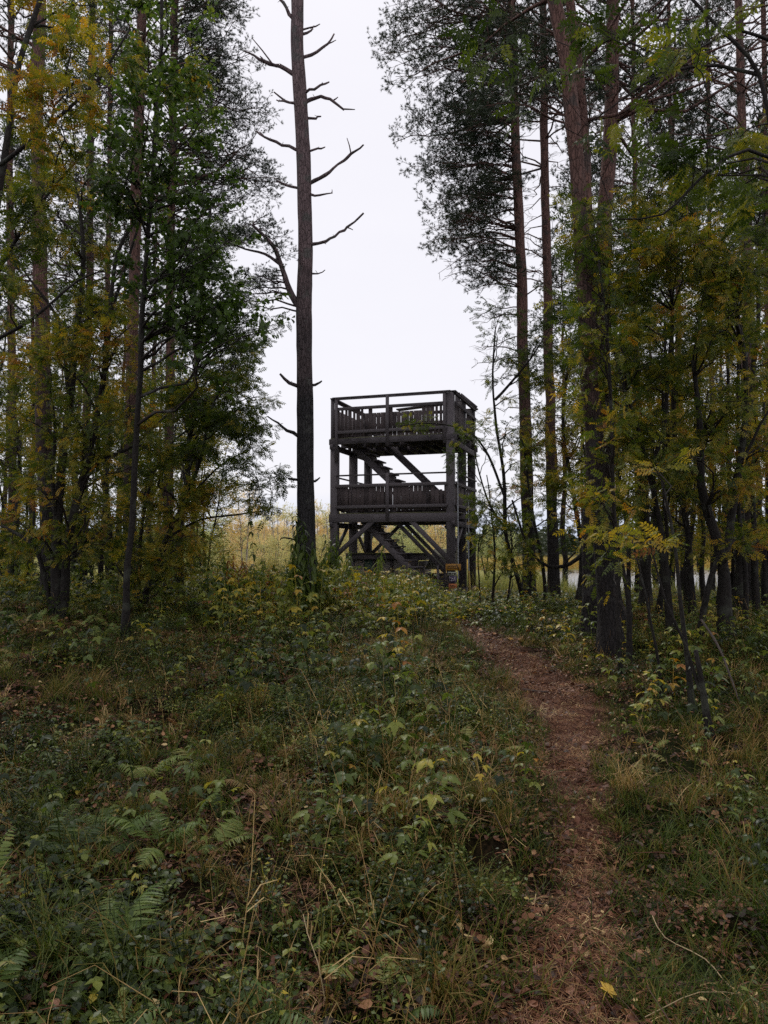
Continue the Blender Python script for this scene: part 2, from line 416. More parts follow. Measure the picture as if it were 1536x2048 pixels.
# open meadow beyond the tower
sp = N(nt, 'ShaderNodeSeparateXYZ'); l(geo.outputs['Position'], sp.inputs[0])
yr = N(nt, 'ShaderNodeMapRange'); yr.inputs['From Min'].default_value = 26; yr.inputs['From Max'].default_value = 33; l(sp.outputs['Y'], yr.inputs['Value'])
mead = ramp(nt, [(.3, (.14, .15, .04)), (.7, (.26, .23, .08))], n1.outputs['Fac'])
mC = N(nt, 'ShaderNodeMix', data_type='RGBA'); l(yr.outputs['Result'], mC.inputs['Factor']); l(mB.outputs['Result'], mC.inputs['A']); l(mead.outputs['Color'], mC.inputs['B'])
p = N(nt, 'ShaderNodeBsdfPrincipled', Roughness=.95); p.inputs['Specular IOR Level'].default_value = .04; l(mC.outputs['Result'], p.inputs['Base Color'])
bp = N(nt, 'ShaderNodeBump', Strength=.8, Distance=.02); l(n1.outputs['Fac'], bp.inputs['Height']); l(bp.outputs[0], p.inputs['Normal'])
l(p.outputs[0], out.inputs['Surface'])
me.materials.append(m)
obj('ground', me, kind='structure', label='rising forest floor with a narrow trodden path')

m, nt, out = new_mat('lake_water'); l = nt.links.new
geo = N(nt, 'ShaderNodeNewGeometry')
mp = N(nt, 'ShaderNodeMapping'); mp.inputs['Scale'].default_value = (.6, 2.5, 1); l(geo.outputs['Position'], mp.inputs['Vector'])
nw = N(nt, 'ShaderNodeTexNoise', Scale=2.0, Detail=3.0); l(mp.outputs[0], nw.inputs['Vector'])
p = N(nt, 'ShaderNodeBsdfPrincipled', Roughness=.12); p.inputs['Base Color'].default_value = (.05, .06, .075, 1); p.inputs['IOR'].default_value = 1.33
bp = N(nt, 'ShaderNodeBump', Strength=.25, Distance=.04); l(nw.outputs['Fac'], bp.inputs['Height']); l(bp.outputs[0], p.inputs['Normal'])
l(p.outputs[0], out.inputs['Surface'])
WV = np.array([[2, 24, WATER_Z], [400, 24, WATER_Z], [400, 135, WATER_Z], [2, 135, WATER_Z]])
me = raw_mesh('lake', WV, np.array([[0, 1, 2], [0, 2, 3]])); me.materials.append(m)
obj('water', me, kind='structure', label='still pale lake beyond the trees')

# ================================================================== the tower
WOOD = wood_mat('weathered_timber', (.022, .019, .021), (.115, .100, .106))
WOOD2 = wood_mat('dark_slats', (.017, .013, .014), (.088, .068, .068))
WOOD3 = wood_mat('mossy_boards', (.06, .045, .035), (.16, .13, .10), moss=.9)
METAL = plain_mat('galvanised_pipe', (.33, .34, .36), .45, .6)
def box_between(p0, p1, w, h, up=(0, 0, 1), jit=0):
    """a beam from p0 to p1, h along 'up', w across; origin of the mesh at its middle, length along local Z"""
    p0, p1 = Vector(p0), Vector(p1); d = p1 - p0; Ln = d.length; z = d.normalized()
    up = Vector(up)
    if abs(z.dot(up)) > .95: up = Vector((0, 1, 0))
    x = up.cross(z).normalized(); y = z.cross(x)
    M = Matrix((x, y, z)).transposed().to_4x4(); M.translation = (p0 + p1) / 2
    return M, Ln, w, h
_beam_cache = {}
def beam_mesh(Ln, w, h, mat, b=.006):
    key = (round(Ln, 2), round(w, 3), round(h, 3), mat.name)
    if key in _beam_cache: return _beam_cache[key]
    # bevelled long edges, worn ends
    b = min(b, w * .2, h * .2)
    sec = [(-w/2 + b, -h/2), (w/2 - b, -h/2), (w/2, -h/2 + b), (w/2, h/2 - b), (w/2 - b, h/2), (-w/2 + b, h/2), (-w/2, h/2 - b), (-w/2, -h/2 + b)]
    V = [(x, y, z) for z in (-key[0] / 2, key[0] / 2) for x, y in sec]
    T = []
    for i in range(8):
        j = (i + 1) % 8; T += [(i, j, 8 + j), (i, 8 + j, 8 + i)]
    T += [(0, i + 1, i) for i in range(1, 7)] + [(8, 8 + i, 9 + i) for i in range(1, 7)]
    me = raw_mesh('beam', V, T, False); me.materials.append(mat)
    _beam_cache[key] = me
    return me
def beam(name, parent, p0, p1, w, h, mat=None, up=(0, 0, 1), **kw):
    M, Ln, w, h = box_between(p0, p1, w, h, up)
    o = obj(name, beam_mesh(Ln, w, h, mat or WOOD), parent, **kw)
    o.matrix_local = M
    return o
TW, TD, TY = 3.92, 3.21, 23.0
TZ0 = .12
TAx = (908 - 768) / F_PX * TY
TB = (TAx - .951 * TW, TY + .309 * TW)
trng = random.Random(4)
tower = empty('lookout_tower', (TB[0], TB[1], 0), R(-18), label='dark weathered two-storey timber lookout tower standing at the end of the path', category='tower')
def TBm(name, p0, p1, w, h, **kw): return beam(name, tower, p0, p1, w, h, **kw)
z_top, z_r2, z_sl0, z_f1t, z_f1b = 6.40, 6.04, 5.24, 5.10, 4.92
y_r3, y_r2, y_r1, z_f0t, z_f0b = 3.95, 3.60, 2.88, 2.72, 2.46
PW = .23
# main posts: front pair, side pair, back pair
for u, v, top in [(.05, .1, 4.92), (TW - .12, .1, 6.36), (.1, 1.65, 4.9), (TW - .1, 1.65, 6.36), (.1, TD - .05, 4.9), (TW - .1, TD - .05, 6.36)]:
    TBm('post', (u, v, TZ0 - .3), (u, v, top), PW, PW, up=(0, 1, 0))
    TBm('post_boot', (u, v, TZ0 - .3), (u, v, TZ0 + .3), PW + .05, PW + .05, up=(0, 1, 0))
# knee blocks on the left post tops
for v in (.1, 1.65, TD - .05):
    TBm('post', (-.03, v, z_f1b), (-.03, v, z_top - .02), .1, .1, up=(0, 1, 0))
TBm('post', (-.02 + .17, -.04, 4.35), (.15, -.04, z_top - .02), .09, .06, up=(0, 1, 0))
TBm('post', (TW - .27, -.04, z_f1b - .1), (TW - .27, -.04, z_top - .02), .09, .06, up=(0, 1, 0))
# middle balusters on the front
TBm('post', (TW * .47, -.05, z_f1b - .1), (TW * .47, -.05, z_top - .01), .10, .055, up=(0, 1, 0))
TBm('post', (TW * .47, -.05, z_f0b + .05), (TW * .47, -.05, y_r3 + .01), .10, .055, up=(0, 1, 0))
# decks
def deck(zt, zb, hole):
    for v, hh in ((0.0, zt - zb), (TD, zt - zb), (1.05, .16), (2.1, .16)):
        TBm('beam', (-.1, v, zt - hh / 2 - .001 * v), (TW + .1, v, zt - hh / 2), .075, hh)
    for u in (0, TW):
        TBm('beam', (u, -.12, zb - .07), (u, TD + .12, zb - .07), .09, .17)
    for k in range(9):
        u = .35 + k * (TW - .7) / 8
        if hole and hole[0] < u < hole[1]:
            TBm('joist', (u, .05, zt - .13), (u, hole[2], zt - .13), .05, .13)
            TBm('joist', (u, hole[3], zt - .13), (u, TD - .05, zt - .13), .05, .13)
        else: TBm('joist', (u, .05, zt - .13), (u, TD - .05, zt - .13), .05, .13)
    nb = 22
    for k in range(nb):
        v = .08 + k * (TD - .12) / (nb - 1)
        segs = [(-.08, TW + .08)]
        if hole and hole[2] < v < hole[3]: segs = [(-.08, hole[0]), (hole[1], TW + .08)]
        for a, b in segs:
            if b - a > .2: TBm('deck_board', (a, v, zt + .018), (b, v, zt + .018), .132, .032, mat=WOOD3 if k % 5 == 0 else WOOD)
deck(z_f1t, z_f1b, (.45, 2.2, .95, 1.85))
deck(z_f0t, z_f0b, (.75, 2.4, .95, 1.85))
# railings: each face is rails plus upright slats
def railing(a, b, z0, z1, zrail, ztop, off, n, gaps=(), low=(), tops=()):
    a, b = np.array(a, float), np.array(b, float); d = norm(b - a); nrm = np.array([d[1], -d[0]]) * off
    e = lambda p, z: (p[0] + nrm[0], p[1] + nrm[1], z)
    TBm('rail', e(a, z1), e(b, z1), .035, .10)
    TBm('rail', e(a, z0 + .06), e(b, z0 + .06), .035, .10)
    TBm('rail', e(a, zrail), e(b, zrail), .04, .05)
    if ztop: TBm('handrail', (a[0] - d[0] * .12, a[1] - d[1] * .12, ztop), (b[0] + d[0] * .12, b[1] + d[1] * .12, ztop), .16, .04)
    Ln = np.linalg.norm(b - a)
    for k in range(n):
        p = a + d * (.06 + (Ln - .12) * k / (n - 1)) - nrm * .35
        q0 = z0 - .06 + trng.uniform(-.03, .03); q1 = z1 + .03
        if k in tops: q1 = z1 - .17
        if k in low: q0 += .1
        w = .145 if k not in gaps else .09
        t = trng.uniform(-.006, .006)
        TBm('slat', (p[0], p[1], q0), (p[0] + t * d[0], p[1] + t * d[1], q1), .022, w * .95 * (Ln / n / .145), mat=WOOD2, up=(d[0], d[1], 0))
for (z0, z1, zr, zt, k0) in ((z_sl0, z_r2, z_top - .05, z_top, 0), (y_r1, y_r2, y_r3 - .02, None, 1)):
    if k0 == 0:
        gp, tp = {0, 1, 2, 3, 4, 6, 24, 25, 26}, {7, 9, 10, 11, 12, 14, 15, 16, 17, 18, 19, 20}
    else:
        gp, tp = {3, 22, 25, 26}, {24, 25}
    railing((.14, 0), (TW - .2, 0), z0, z1, zr, zt, .05, 27, gp, (), tp)
    railing((TW, .12), (TW, TD), z0, z1, zr, zt, .05, 20, {3, 8, 9, 14}, (), {5, 11})
    railing((0, TD), (0, .12), z0, z1, zr, zt, .05, 20, {2, 7}, (), {4})
    railing((TW, TD), (0, TD), z0, z1, zr, zt, .05, 27, {1, 2, 24, 25} if k0 == 0 else {20, 21}, (), ())
# sloping information board shelf and its upright on the upper deck
TBm('shelf_board', (1.35, TD - .55, 6.42), (3.75, TD - .62, 6.58), .34, .04)
TBm('board_upright', (3.45, TD - .5, z_f1t), (3.45, TD - .5, 6.90), .17, .06, up=(0, 1, 0))
TBm('board_brace', (3.56, TD - .5, 6.85), (4.05, TD - .2, 6.42), .05, .07)
# stairs: both flights climb from right to left, parallel to the front
def stairs(ub, zb, ut, zt, v0, v1, n):
    st = empty('stair', (0, 0, 0)); st.parent = tower
    S = lambda nm, p0, p1, w, h, **kw: beam(nm, st, p0, p1, w, h, **kw)
    for v in (v0, v1): S('stringer', (ub, v, zb - .13), (ut, v, zt - .20), .05, .20)
    for k in range(1, n):
        t = k / n; u = ub + (ut - ub) * t; z = zb + (zt - zb) * t
        S('tread', (u - .02, v0 - .04, z + .05), (u - .02, v1 + .04, z + .05), .27, .045)
        S('riser', (u + .02, v0 + .02, z - .07), (u + .02, v1 - .02, z - .07), .025, .16, mat=WOOD2)
    for v in (v0 - .05, v1 + .05):
        S('handrail', (ub + .1, v, zb + .78), (ut + .1, v, zt + .78), .045, .12)
        for t in (.06, .94):
            u = ub + (ut - ub) * t; z = zb + (zt - zb) * t
            S('baluster', (u + .05, v, z - .1), (u + .05, v, z + .82), .07, .05, up=(0, 1, 0))
    return st
stairs(2.90, z_f0t, .42, z_f1t, 1.0, 1.78, 11)
stairs(3.45, TZ0 + .05, .90, z_f0t, .35, 1.15, 12)
# knee braces under the middle deck
Y0 = .02
TBm('brace', (.15, Y0, 1.45), (1.50, Y0, 2.62), .075, .14)
TBm('brace', (TW - .15, Y0, 1.30), (2.45, Y0, 2.62), .075, .14)
TBm('brace', (TW - .02, .15, 1.55), (TW - .02, 1.3, 2.4), .07, .12)
TBm('brace', (TW - .02, TD - .2, 1.55), (TW - .02, 1.95, 2.4), .07, .12)
TBm('brace', (.05, .2, 1.55), (.05, 1.3, 2.4), .07, .12)
TBm('brace', (.05, TD - .2, 1.55), (.05, 1.9, 2.4), .07, .12)
TBm('brace', (.25, TD, 1.5), (1.25, TD, 2.45), .07, .12)
TBm('brace', (TW - .25, TD, 1.3), (2.9, TD, 2.45), .07, .12)
for (u, v) in ((TW - .12, .1), (.05, .1)):
    pass
# earthing pipes down the right-hand posts
def pipe(name, pts, r, mat, parent=tower, **kw):
    mb = MB(); mb.add(*tube(pts, r, 7)); return obj(name, mb.mesh(name, mat), parent, **kw)
pipe('pipe', [(TW + .13, -.03, .75), (TW + .13, -.03, 4.4)], .018, METAL)
pipe('pipe', [(TW + .13, 1.5, .6), (TW + .13, 1.5, 3.4)], .018, METAL)
pipe('pipe', [(TW + .16, 1.47, .2), (TW + .10, 1.47, 2.1)], .014, METAL)
YEL = plain_mat('yellow_band', (.45, .32, .07), .5)
pipe('cable_guard', [(TW + .2, 1.40, .1), (TW + .14, 1.42, .95)], .035, YEL)

# signs on the front right post: a thing of their own
SG_O = plain_mat('orange_sign_paint', (.36, .17, .018), .5, var=.35, scale=30)
SG_R = plain_mat('red_orange_sign_paint', (.44, .13, .03), .5, var=.3, scale=30)
SG_W = plain_mat('grey_white_sign', (.30, .32, .27), .5, var=.3, scale=30)
SG_P = plain_mat('violet_sign', (.045, .03, .075), .5, var=.3, scale=30)
INK = plain_mat('sign_ink', (.03, .018, .012), .6)
WHT = plain_mat('sign_white', (.5, .45, .5), .6)
def sign(name, label, cx, cy, w, h, mat, marks, n_front=.24):
    """flat board on the camera side of the post, upright; w, h in metres; marks: bars (x, z, length, thickness, angle) as fractions"""
    u = (TW - .1) + (cx - 908) / F_PX * TY / .951
    z = EYE + (1100 - cy) / F_PX * TY
    root = empty(name, (0, 0, 0), label=label, category='sign')
    root.matrix_world = tower_M @ Matrix.Translation((u, -.05 - n_front * .2, z))
    b = obj('board', beam_mesh(w, h, .02, mat, .002), root)
    b.matrix_local = Matrix.Rotation(R(90), 4, 'Y')
    for (x, zz, ln, th, ang, mt) in marks:
        q = obj('mark', beam_mesh(ln, th, .004, mt, .001), root)
        q.matrix_local = Matrix.Translation((x * w, -.013, zz * h)) @ Matrix.Rotation(R(ang), 4, 'Y') @ Matrix.Rotation(R(90), 4, 'Y')
    return root
bpy.context.view_layer.update()
tower_M = tower.matrix_world.copy()
S_ = TY / F_PX
sign('warning_sign', 'wide orange notice with two dark lines of writing, topmost on the tower post', 914, 1134, 31 * S_, 13 * S_, SG_O,
     [(-.15, .16, .20, .022, 0, INK), (.12, .16, .10, .022, 0, INK), (-.2, -.14, .16, .022, 0, INK), (.1, -.14, .22, .022, 0, INK), (.3, 0, .16, .03, 62, INK)])
sign('notice', 'small pale grey notice with a dark square under the wide orange notice', 912, 1147, 18 * S_, 7 * S_, SG_W,
     [(-.28, 0, .08, .055, 0, INK), (.05, 0, .05, .03, 0, INK), (.32, 0, .05, .05, 0, INK)])
sign('notice', 'dark violet notice with pale strokes between the grey and the red-orange boards', 914, 1158, 15 * S_, 13 * S_, SG_P,
     [(-.22, .18, .06, .014, 20, WHT), (-.13, .0, .09, .014, -55, WHT), (-.16, -.22, .10, .014, 0, WHT), (.12, .05, .10, .014, -60, WHT), (.17, -.12, .09, .014, 0, WHT), (.24, 0, .15, .014, 90, WHT), (-.47, 0, .18, .008, 90, WHT)])
sign('notice', 'red-orange notice with dark writing, lowest on the tower post', 913, 1173, 17 * S_, 12 * S_, SG_R,
     [(-.1, .25, .15, .018, 0, INK), (.05, .0, .17, .018, 0, INK), (-.08, -.25, .12, .018, 0, INK)])

# low hut under and behind the tower
HUT_W = plain_mat('hut_panel', (.22, .20, .185), .8, var=.3, scale=3)
HUT_G = plain_mat('hut_green_panel', (.05, .09, .065), .7, var=.25, scale=3)
hx, hy = P(703, 1100, 25.4)[0], 25.4
hut = empty('hut', (hx, hy, 0), R(-14), label='low wooden hut with a mossy board roof behind the tower legs', category='hut')
H = lambda nm, p0, p1, w, h, **kw: beam(nm, hut, p0, p1, w, h, **kw)
gz = -.05
zr = EYE + (1100 - 1112) / F_PX * 25.2
for u in (.05, .78, 1.35, 2.2): H('post', (u, .0, gz - .2), (u, .0, zr - .05), .09, .09, up=(0, 1, 0))
H('eaves_board', (-.15, -.16, zr - .02), (2.45, -.16, zr - .02), .03, .17)
for k in range(15):                                    # roof boards, falling gently to the back
    t = k / 14
    H('roof_board', (-.15, -.2 + t * 2.3, zr + .09 + .004 * (k % 2) - t * .10), (2.45, -.2 + t * 2.3, zr + .09 + .004 * (k % 2) - t * .10), .17, .03, mat=WOOD3, up=(0, .04, 1))
for k in range(13):
    t = k / 12
    H('roof_board', (2.47 + .0 * t, .1 + t * 1.5, zr - .38 + t * .58), (3.50, .1 + t * 1.5, zr - .38 + t * .58), .145, .03, mat=WOOD3, up=(0, -.39, 1))
for (a, b, mt, nm) in ((.1, .42, HUT_W, 'wall_panel'), (.45, .74, HUT_G, 'door'), (.82, 1.31, HUT_W, 'wall_panel'), (1.39, 2.15, HUT_W, 'wall_panel')):
    mb_ = beam_mesh(zr - .1 - gz, b - a, .03, mt, .003)
    q = obj(nm, mb_, hut); q.location = ((a + b) / 2, .03, (zr - .1 + gz) / 2)
for k in range(8):
    H('wall_board', (2.26, .05, gz + k * .2), (2.26, 2.1, gz + k * .2), .03, .18, mat=WOOD)
    H('wall_board', (2.3, .35, gz + k * .12), (3.4, .35, gz + k * .12), .03, .115, mat=WOOD)

# ================================================================== plant shapes (triangles only)
def leaf_shape(Lf, W, prof, fold=.25, droop=.2, x0=0.0):
    """a folded leaf along +X: midrib plus both edges; prof = [(t, half width 0..1)]"""
    V, T = [], []
    for t, w in prof:
        x = x0 + t * Lf; z = -droop * Lf * t * t
        y = w * W / 2
        V += [(x, 0, z), (x, y, z + fold * y), (x, -y, z + fold * y)]
    for i in range(len(prof) - 1):
        a, b = 3 * i, 3 * i + 3
        for k in (1, 2):
            q = [(a, b, b + k), (a, b + k, a + k)]
            if prof[i][1] == 0: q = [q[0]]
            elif prof[i + 1][1] == 0: q = [(a, b, a + k)]
            T += q if k == 2 else [(x[0], x[2], x[1]) for x in q]
    return np.array(V, float), np.array(T)
def rhomb(Lf, W, fold=.25, droop=.15):
    return np.array([(0, 0, 0), (Lf * .42, W / 2, fold * W / 2 - droop * Lf * .1), (Lf, 0, -droop * Lf), (Lf * .42, -W / 2, fold * W / 2 - droop * Lf * .1)]), np.array([(0, 2, 1), (0, 3, 2)])
def strip(pts, w):
    pts = np.asarray(pts, float); V, T = [], []
    for i, p in enumerate(pts): V += [p + [0, w / 2, 0], p - [0, w / 2, 0]]
    for i in range(len(pts) - 1): a = 2 * i; T += [(a, a + 1, a + 3), (a, a + 3, a + 2)]
    return np.array(V), np.array(T)
LEAFLET = [(0, 0), (.35, 1), (.75, .7), (1, 0)]
SIMPLE = [(0, 0), (.4, 1), (1, 0)]
ROUND = [(0, 0), (.15, .8), (.55, .95), (1, 0)]
TOOTH = [(0, 0), (.06, .5), (.14, .62), (.18, .95), (.3, .8), (.36, 1.05), (.5, .72), (.56, .9), (.72, .42), (.78, .52), (1, 0)]
def fin(mb): return mb.full()
def rowan_leaf(r, Lf=.15, pairs=6, prof=SIMPLE):
    mb = MB(); dr = r.uniform(.15, .5)
    put(mb, strip([(0, 0, 0), (Lf, 0, -dr * Lf)], .0024), (0, 0, 0))
    for i in range(pairs):
        t = .22 + .72 * i / (pairs - 1) if pairs > 1 else .5
        z = -dr * Lf * t
        ll = Lf * (.36 - .12 * abs(t - .5)) * r.uniform(.85, 1.1)
        for s in (-1, 1):
            put(mb, rhomb(ll, ll * .46), (t * Lf, 0, z), s * R(r.uniform(58, 74)), -.12 + r.uniform(-.25, .15), r.uniform(-.3, .3))
    put(mb, rhomb(Lf * .32, Lf * .12), (Lf * .98, 0, -dr * Lf * .97), 0, -.3)
    return fin(mb)
def rowan_spray(r, n=4, leaf=.15, pairs=6):
    mb = MB(); Ln = r.uniform(.12, .2)
    put(mb, strip([(0, 0, 0), (Ln, 0, .01)], .004), (0, 0, 0))
    for k in range(n):
        put(mb, rowan_leaf(r, leaf * r.uniform(.8, 1.15), pairs), (Ln * (.25 + .75 * k / max(1, n - 1)), 0, 0), (k % 2 * 2 - 1) * R(r.uniform(10, 95)), R(r.uniform(-60, 30)), r.uniform(-.9, .9), 1, r.gauss(0, .11))
    return fin(mb)
def aspen_spray(r, n=7, size=.06):
    mb = MB(); Ln = r.uniform(.18, .28)
    put(mb, strip([(0, 0, 0), (Ln, 0, .01)], .004), (0, 0, 0))
    for k in range(n):
        s = size * r.uniform(.75, 1.15)
        put(mb, leaf_shape(s, s * .92, ROUND, .18, .2), (Ln * (.15 + .85 * k / (n - 1)) + r.uniform(-.01, .01), r.uniform(-.03, .03), r.uniform(-.03, .02)), R(r.uniform(-100, 100)), R(r.uniform(-75, 10)), r.uniform(-.8, .8), 1, r.gauss(0, .12))
    return fin(mb)
def small_spray(r, n=9, size=.035):
    mb = MB(); Ln = r.uniform(.2, .3)
    put(mb, strip([(0, 0, 0), (Ln, 0, .01)], .003), (0, 0, 0))
    for k in range(n):
        s = size * r.uniform(.7, 1.2)
        put(mb, rhomb(s, s * .66), (Ln * (.1 + .9 * k / (n - 1)), r.uniform(-.02, .02), r.uniform(-.02, .02)), R(r.uniform(-90, 90)), R(r.uniform(-60, 30)), r.uniform(-.8, .8), 1, r.gauss(0, .1))
    return fin(mb)
def pine_spray(r, tufts=4, needles=26, nl=.05, w=.0050):
    mb = MB(); Ln = r.uniform(.2, .32)
    put(mb, tube([(0, 0, 0), (Ln, 0, .04)], [.004, .0025], 3), (0, 0, 0))
    for k in range(tufts):
        t = 1 if k == 0 else r.uniform(.35, .95)
        sub = (Ln * t, 0, .04 * t)
        yaw0, pit0 = (0, .3) if k == 0 else (r.choice((-1, 1)) * R(r.uniform(35, 75)), R(r.uniform(0, 45)))
        d = rotm(np.float64(yaw0), np.float64(pit0), np.float64(0))[:, 0]
        tl = r.uniform(.05, .11)
        if k: put(mb, tube([(0, 0, 0), (tl, 0, 0)], [.003, .002], 3), sub, yaw0, pit0)
        for q in range(needles):
            u = r.uniform(.55, 1)
            b = np.array(sub) + (d * tl * u if k else np.array((-.1 * (1 - u), 0, 0)))
            a1 = r.uniform(0, 2 * math.pi); sp = R(r.uniform(15, 85))
            M = rotm(np.float64(yaw0), np.float64(pit0), np.float64(a1))
            dd = M @ np.array([math.cos(sp), math.sin(sp), 0]); sd_ = norm(np.cross(dd, [r.uniform(-1, 1), r.uniform(-1, 1), 1])) * w / 2
            l_ = nl * r.uniform(.7, 1.1)
            mb.add([b - sd_, b + sd_, b + dd * l_], [(0, 1, 2)])
    return fin(mb)
prng = random.Random(7)
SP_ROWAN = [rowan_spray(prng, 3, .125, 5) for _ in range(9)]
SP_ROWAN_F = [rowan_spray(prng, 3, .135, 5) for _ in range(8)]
SP_ROWAN_BIG = [rowan_spray(prng, 3, .17, 6) for _ in range(5)]
SP_ASPEN = [aspen_spray(prng, 8, .062) for _ in range(6)]
SP_SMALL = [small_spray(prng, 9, .04) for _ in range(5)]
SP_PINE = [pine_spray(prng) for _ in range(6)]
SP_PINE_F = [pine_spray(prng, 3, 15, .06, .011) for _ in range(5)]

# ================================================================== trees
_gy = [-400, 0, 100, 200, 300, 400, 480, 560, 640, 700, 800, 900, 960, 1010, 1050, 1060]
_gl = [500, 505, 520, 540, 530, 590, 585, 600, 575, 585, 548, 545, 570, 565, 440, 440]
_gr = [730, 765, 735, 765, 800, 800, 850, 880, 870, 870, 900, 915, 955, 960, 960, 960]
def in_gap(p, marg=0.0):
    p = np.atleast_2d(p); u, v = proj(p)
    lo, hi = np.interp(v, _gy, _gl), np.interp(v, _gy, _gr)
    w = 22 * vnoise(v / 60, p[:, 0] * .7, p[:, 1] * .3, 77)
    return (u > lo + w + marg) & (u < hi + w - marg) & (v < 1062) & (p[:, 1] < 45)
class Tree:
    def __init__(s, seed):
        s.r = random.Random(seed); s.g = np.random.default_rng(seed)
        s.wood, s.br = MB(), MB()
        s.pos, s.ang, s.scl, s.tint = [], [], [], []
        s.stems = []
        s.top = 1
    def stem(s, pts, r0, r1, sides=10, rough=.12, step=.22, wob=.02):
        """pts from base to top"""
        c = catmull(pts, step); n = len(c)
        z = np.linspace(0, 1, n)
        sd_ = s.r.randrange(1000)
        c[:, 0] += wob * vnoise(z * n * step * 1.3, 0, 0, sd_) * np.minimum(1, z * 8); c[:, 1] += wob * vnoise(z * n * step * 1.3, 5, 0, sd_) * np.minimum(1, z * 8)
        rad = r0 + (r1 - r0) * z
        hgt = c[:, 2] - c[0, 2]
        if s.top: rad = rad * (1 + .8 * np.exp(-np.maximum(hgt - .1, 0) / .2))
        V, T = tube(c, rad, sides, rough, 5.0, sd_, cap=True)
        s.wood.add(V, T); s.stems.append((c, rad)); return c, rad
    def curve(s, p0, p1, sag, wob, n=7):
        p0, p1 = np.asarray(p0), np.asarray(p1); Ln = np.linalg.norm(p1 - p0)
        t = np.linspace(0, 1, n)[:, None]
        c = p0 + (p1 - p0) * t + np.array([0, 0, 1]) * sag * Ln * (4 * t * (1 - t))
        q = s.g.normal(0, wob * Ln, (n, 3)); q[0] = 0; q = q * np.minimum(t * 2, 1); q[-1] *= .5
        return c + q
    def leaf(s, p, d, sc, tint, droop=0.0):
        if s.cull and in_gap(p, s.cm)[0]: return
        yaw = math.atan2(d[1], d[0]); pit = math.asin(max(-1, min(1, d[2] / (np.linalg.norm(d) + 1e-6)))) - droop
        s.pos.append(p); s.ang.append((yaw + s.r.uniform(-.5, .5), pit + s.r.uniform(-.4, .3), s.r.uniform(-.7, .7)))
        s.scl.append(sc * s.r.uniform(.8, 1.15)); s.tint.append(tint + s.r.gauss(0, s.tv))
    cull = True; cm = 0; tv = .09
    def shorten(s, p0, p1):
        if not s.cull: return p1
        for _ in range(6):
            if not in_gap(p1, s.cm + 12)[0]: return p1
            p1 = p0 + (p1 - p0) * .8
        return None
    def limb(s, p0, p1, r0, tint, twigs=6, spr=4, sc=1.0, sag=.08, wob=.035, twl=.34, bare=.35, up=.15, leaves=True, sides=5, flat=.5):
        p1 = s.shorten(p0, p1)
        if p1 is None: return
        Ln = np.linalg.norm(p1 - p0)
        c = s.curve(p0, p1, sag, wob)
        s.br.add(*tube(c, np.linspace(r0, max(.003, r0 * .2), len(c)), sides))
        cc = lambda t: np.array([np.interp(t * (len(c) - 1), range(len(c)), c[:, k]) for k in range(3)])
        d = norm(p1 - p0)
        side = norm(np.cross(d, [0, 0, 1])); upv = np.cross(side, d)
        for k in range(twigs):
            t = bare + (1 - bare) * (k + s.r.random()) / twigs
            q0 = cc(t); ph = s.r.choice((-1, 1)) * s.r.uniform(.6, 1.2)
            dd = norm(d * math.cos(ph) + side * math.sin(ph) + upv * s.r.uniform(-flat, flat) + np.array([0, 0, up]))
            tl = max(.12, Ln * twl * s.r.uniform(.6, 1.2) * (1.25 - t * .6)); tl = min(tl, .9)
            q1 = q0 + dd * tl
            if s.cull and in_gap(q1, s.cm)[0]: q1 = q0 + dd * tl * .5
            if s.cull and in_gap(q1, s.cm)[0]: continue
            tc_ = s.curve(q0, q1, .06, .05, 4)
            s.br.add(*tube(tc_, np.linspace(max(.0035, r0 * .3), .002, 4), 3))
            if leaves:
                for m in range(spr):
                    u = .3 + .7 * (m + s.r.random() * .8) / spr
                    lp = q0 + (q1 - q0) * u; ld = norm(dd + s.g.normal(0, .45, 3))
                    s.leaf(lp, ld, sc, tint)
            else:
                for m in range(2):
                    u = s.r.uniform(.3, .9); e = norm(dd + s.g.normal(0, .7, 3)) * tl * .35
                    s.br.add(*tube([q0 + (q1 - q0) * u, q0 + (q1 - q0) * u + e], [.003, .0015], 3))
        if leaves: s.leaf(p1, d, sc, tint)
    def zone(s, cx, cy, rx, ry, Y, n, tint, dy=1.0, lean=.45, r0=.012, lmax=2.3, **kw):
        """n limbs whose tips fall inside an ellipsoid"""
        for _ in range(n):
            while True:
                a, b = s.r.uniform(-1, 1), s.r.uniform(-1, 1)
                if a * a + b * b < 1: break
            tip = P(cx + a * rx, cy + b * ry, Y + s.r.uniform(-dy, dy))
            best, bc = None, 1e9
            for c, rad in s.stems:
                h = np.hypot(c[:, 0] - tip[0], c[:, 1] - tip[1])
                cost = np.abs(tip[2] - c[:, 2] - lean * h) + h * .6
                i = int(np.argmin(cost))
                if cost[i] < bc: bc, best = cost[i], (c[i], rad[i])
            p0 = best[0]
            if np.linalg.norm(tip - p0) > lmax * 1.6: p0 = tip + (p0 - tip) * (lmax * 1.6 / np.linalg.norm(tip - p0)) if False else p0
            tt = tint + .32 * vnoise(tip[0] * .9, tip[1] * .9, tip[2] * .9, 5)
            s.limb(p0, tip, min(best[1] * .6, r0 + .006 * np.linalg.norm(tip - p0)), tt, **kw)
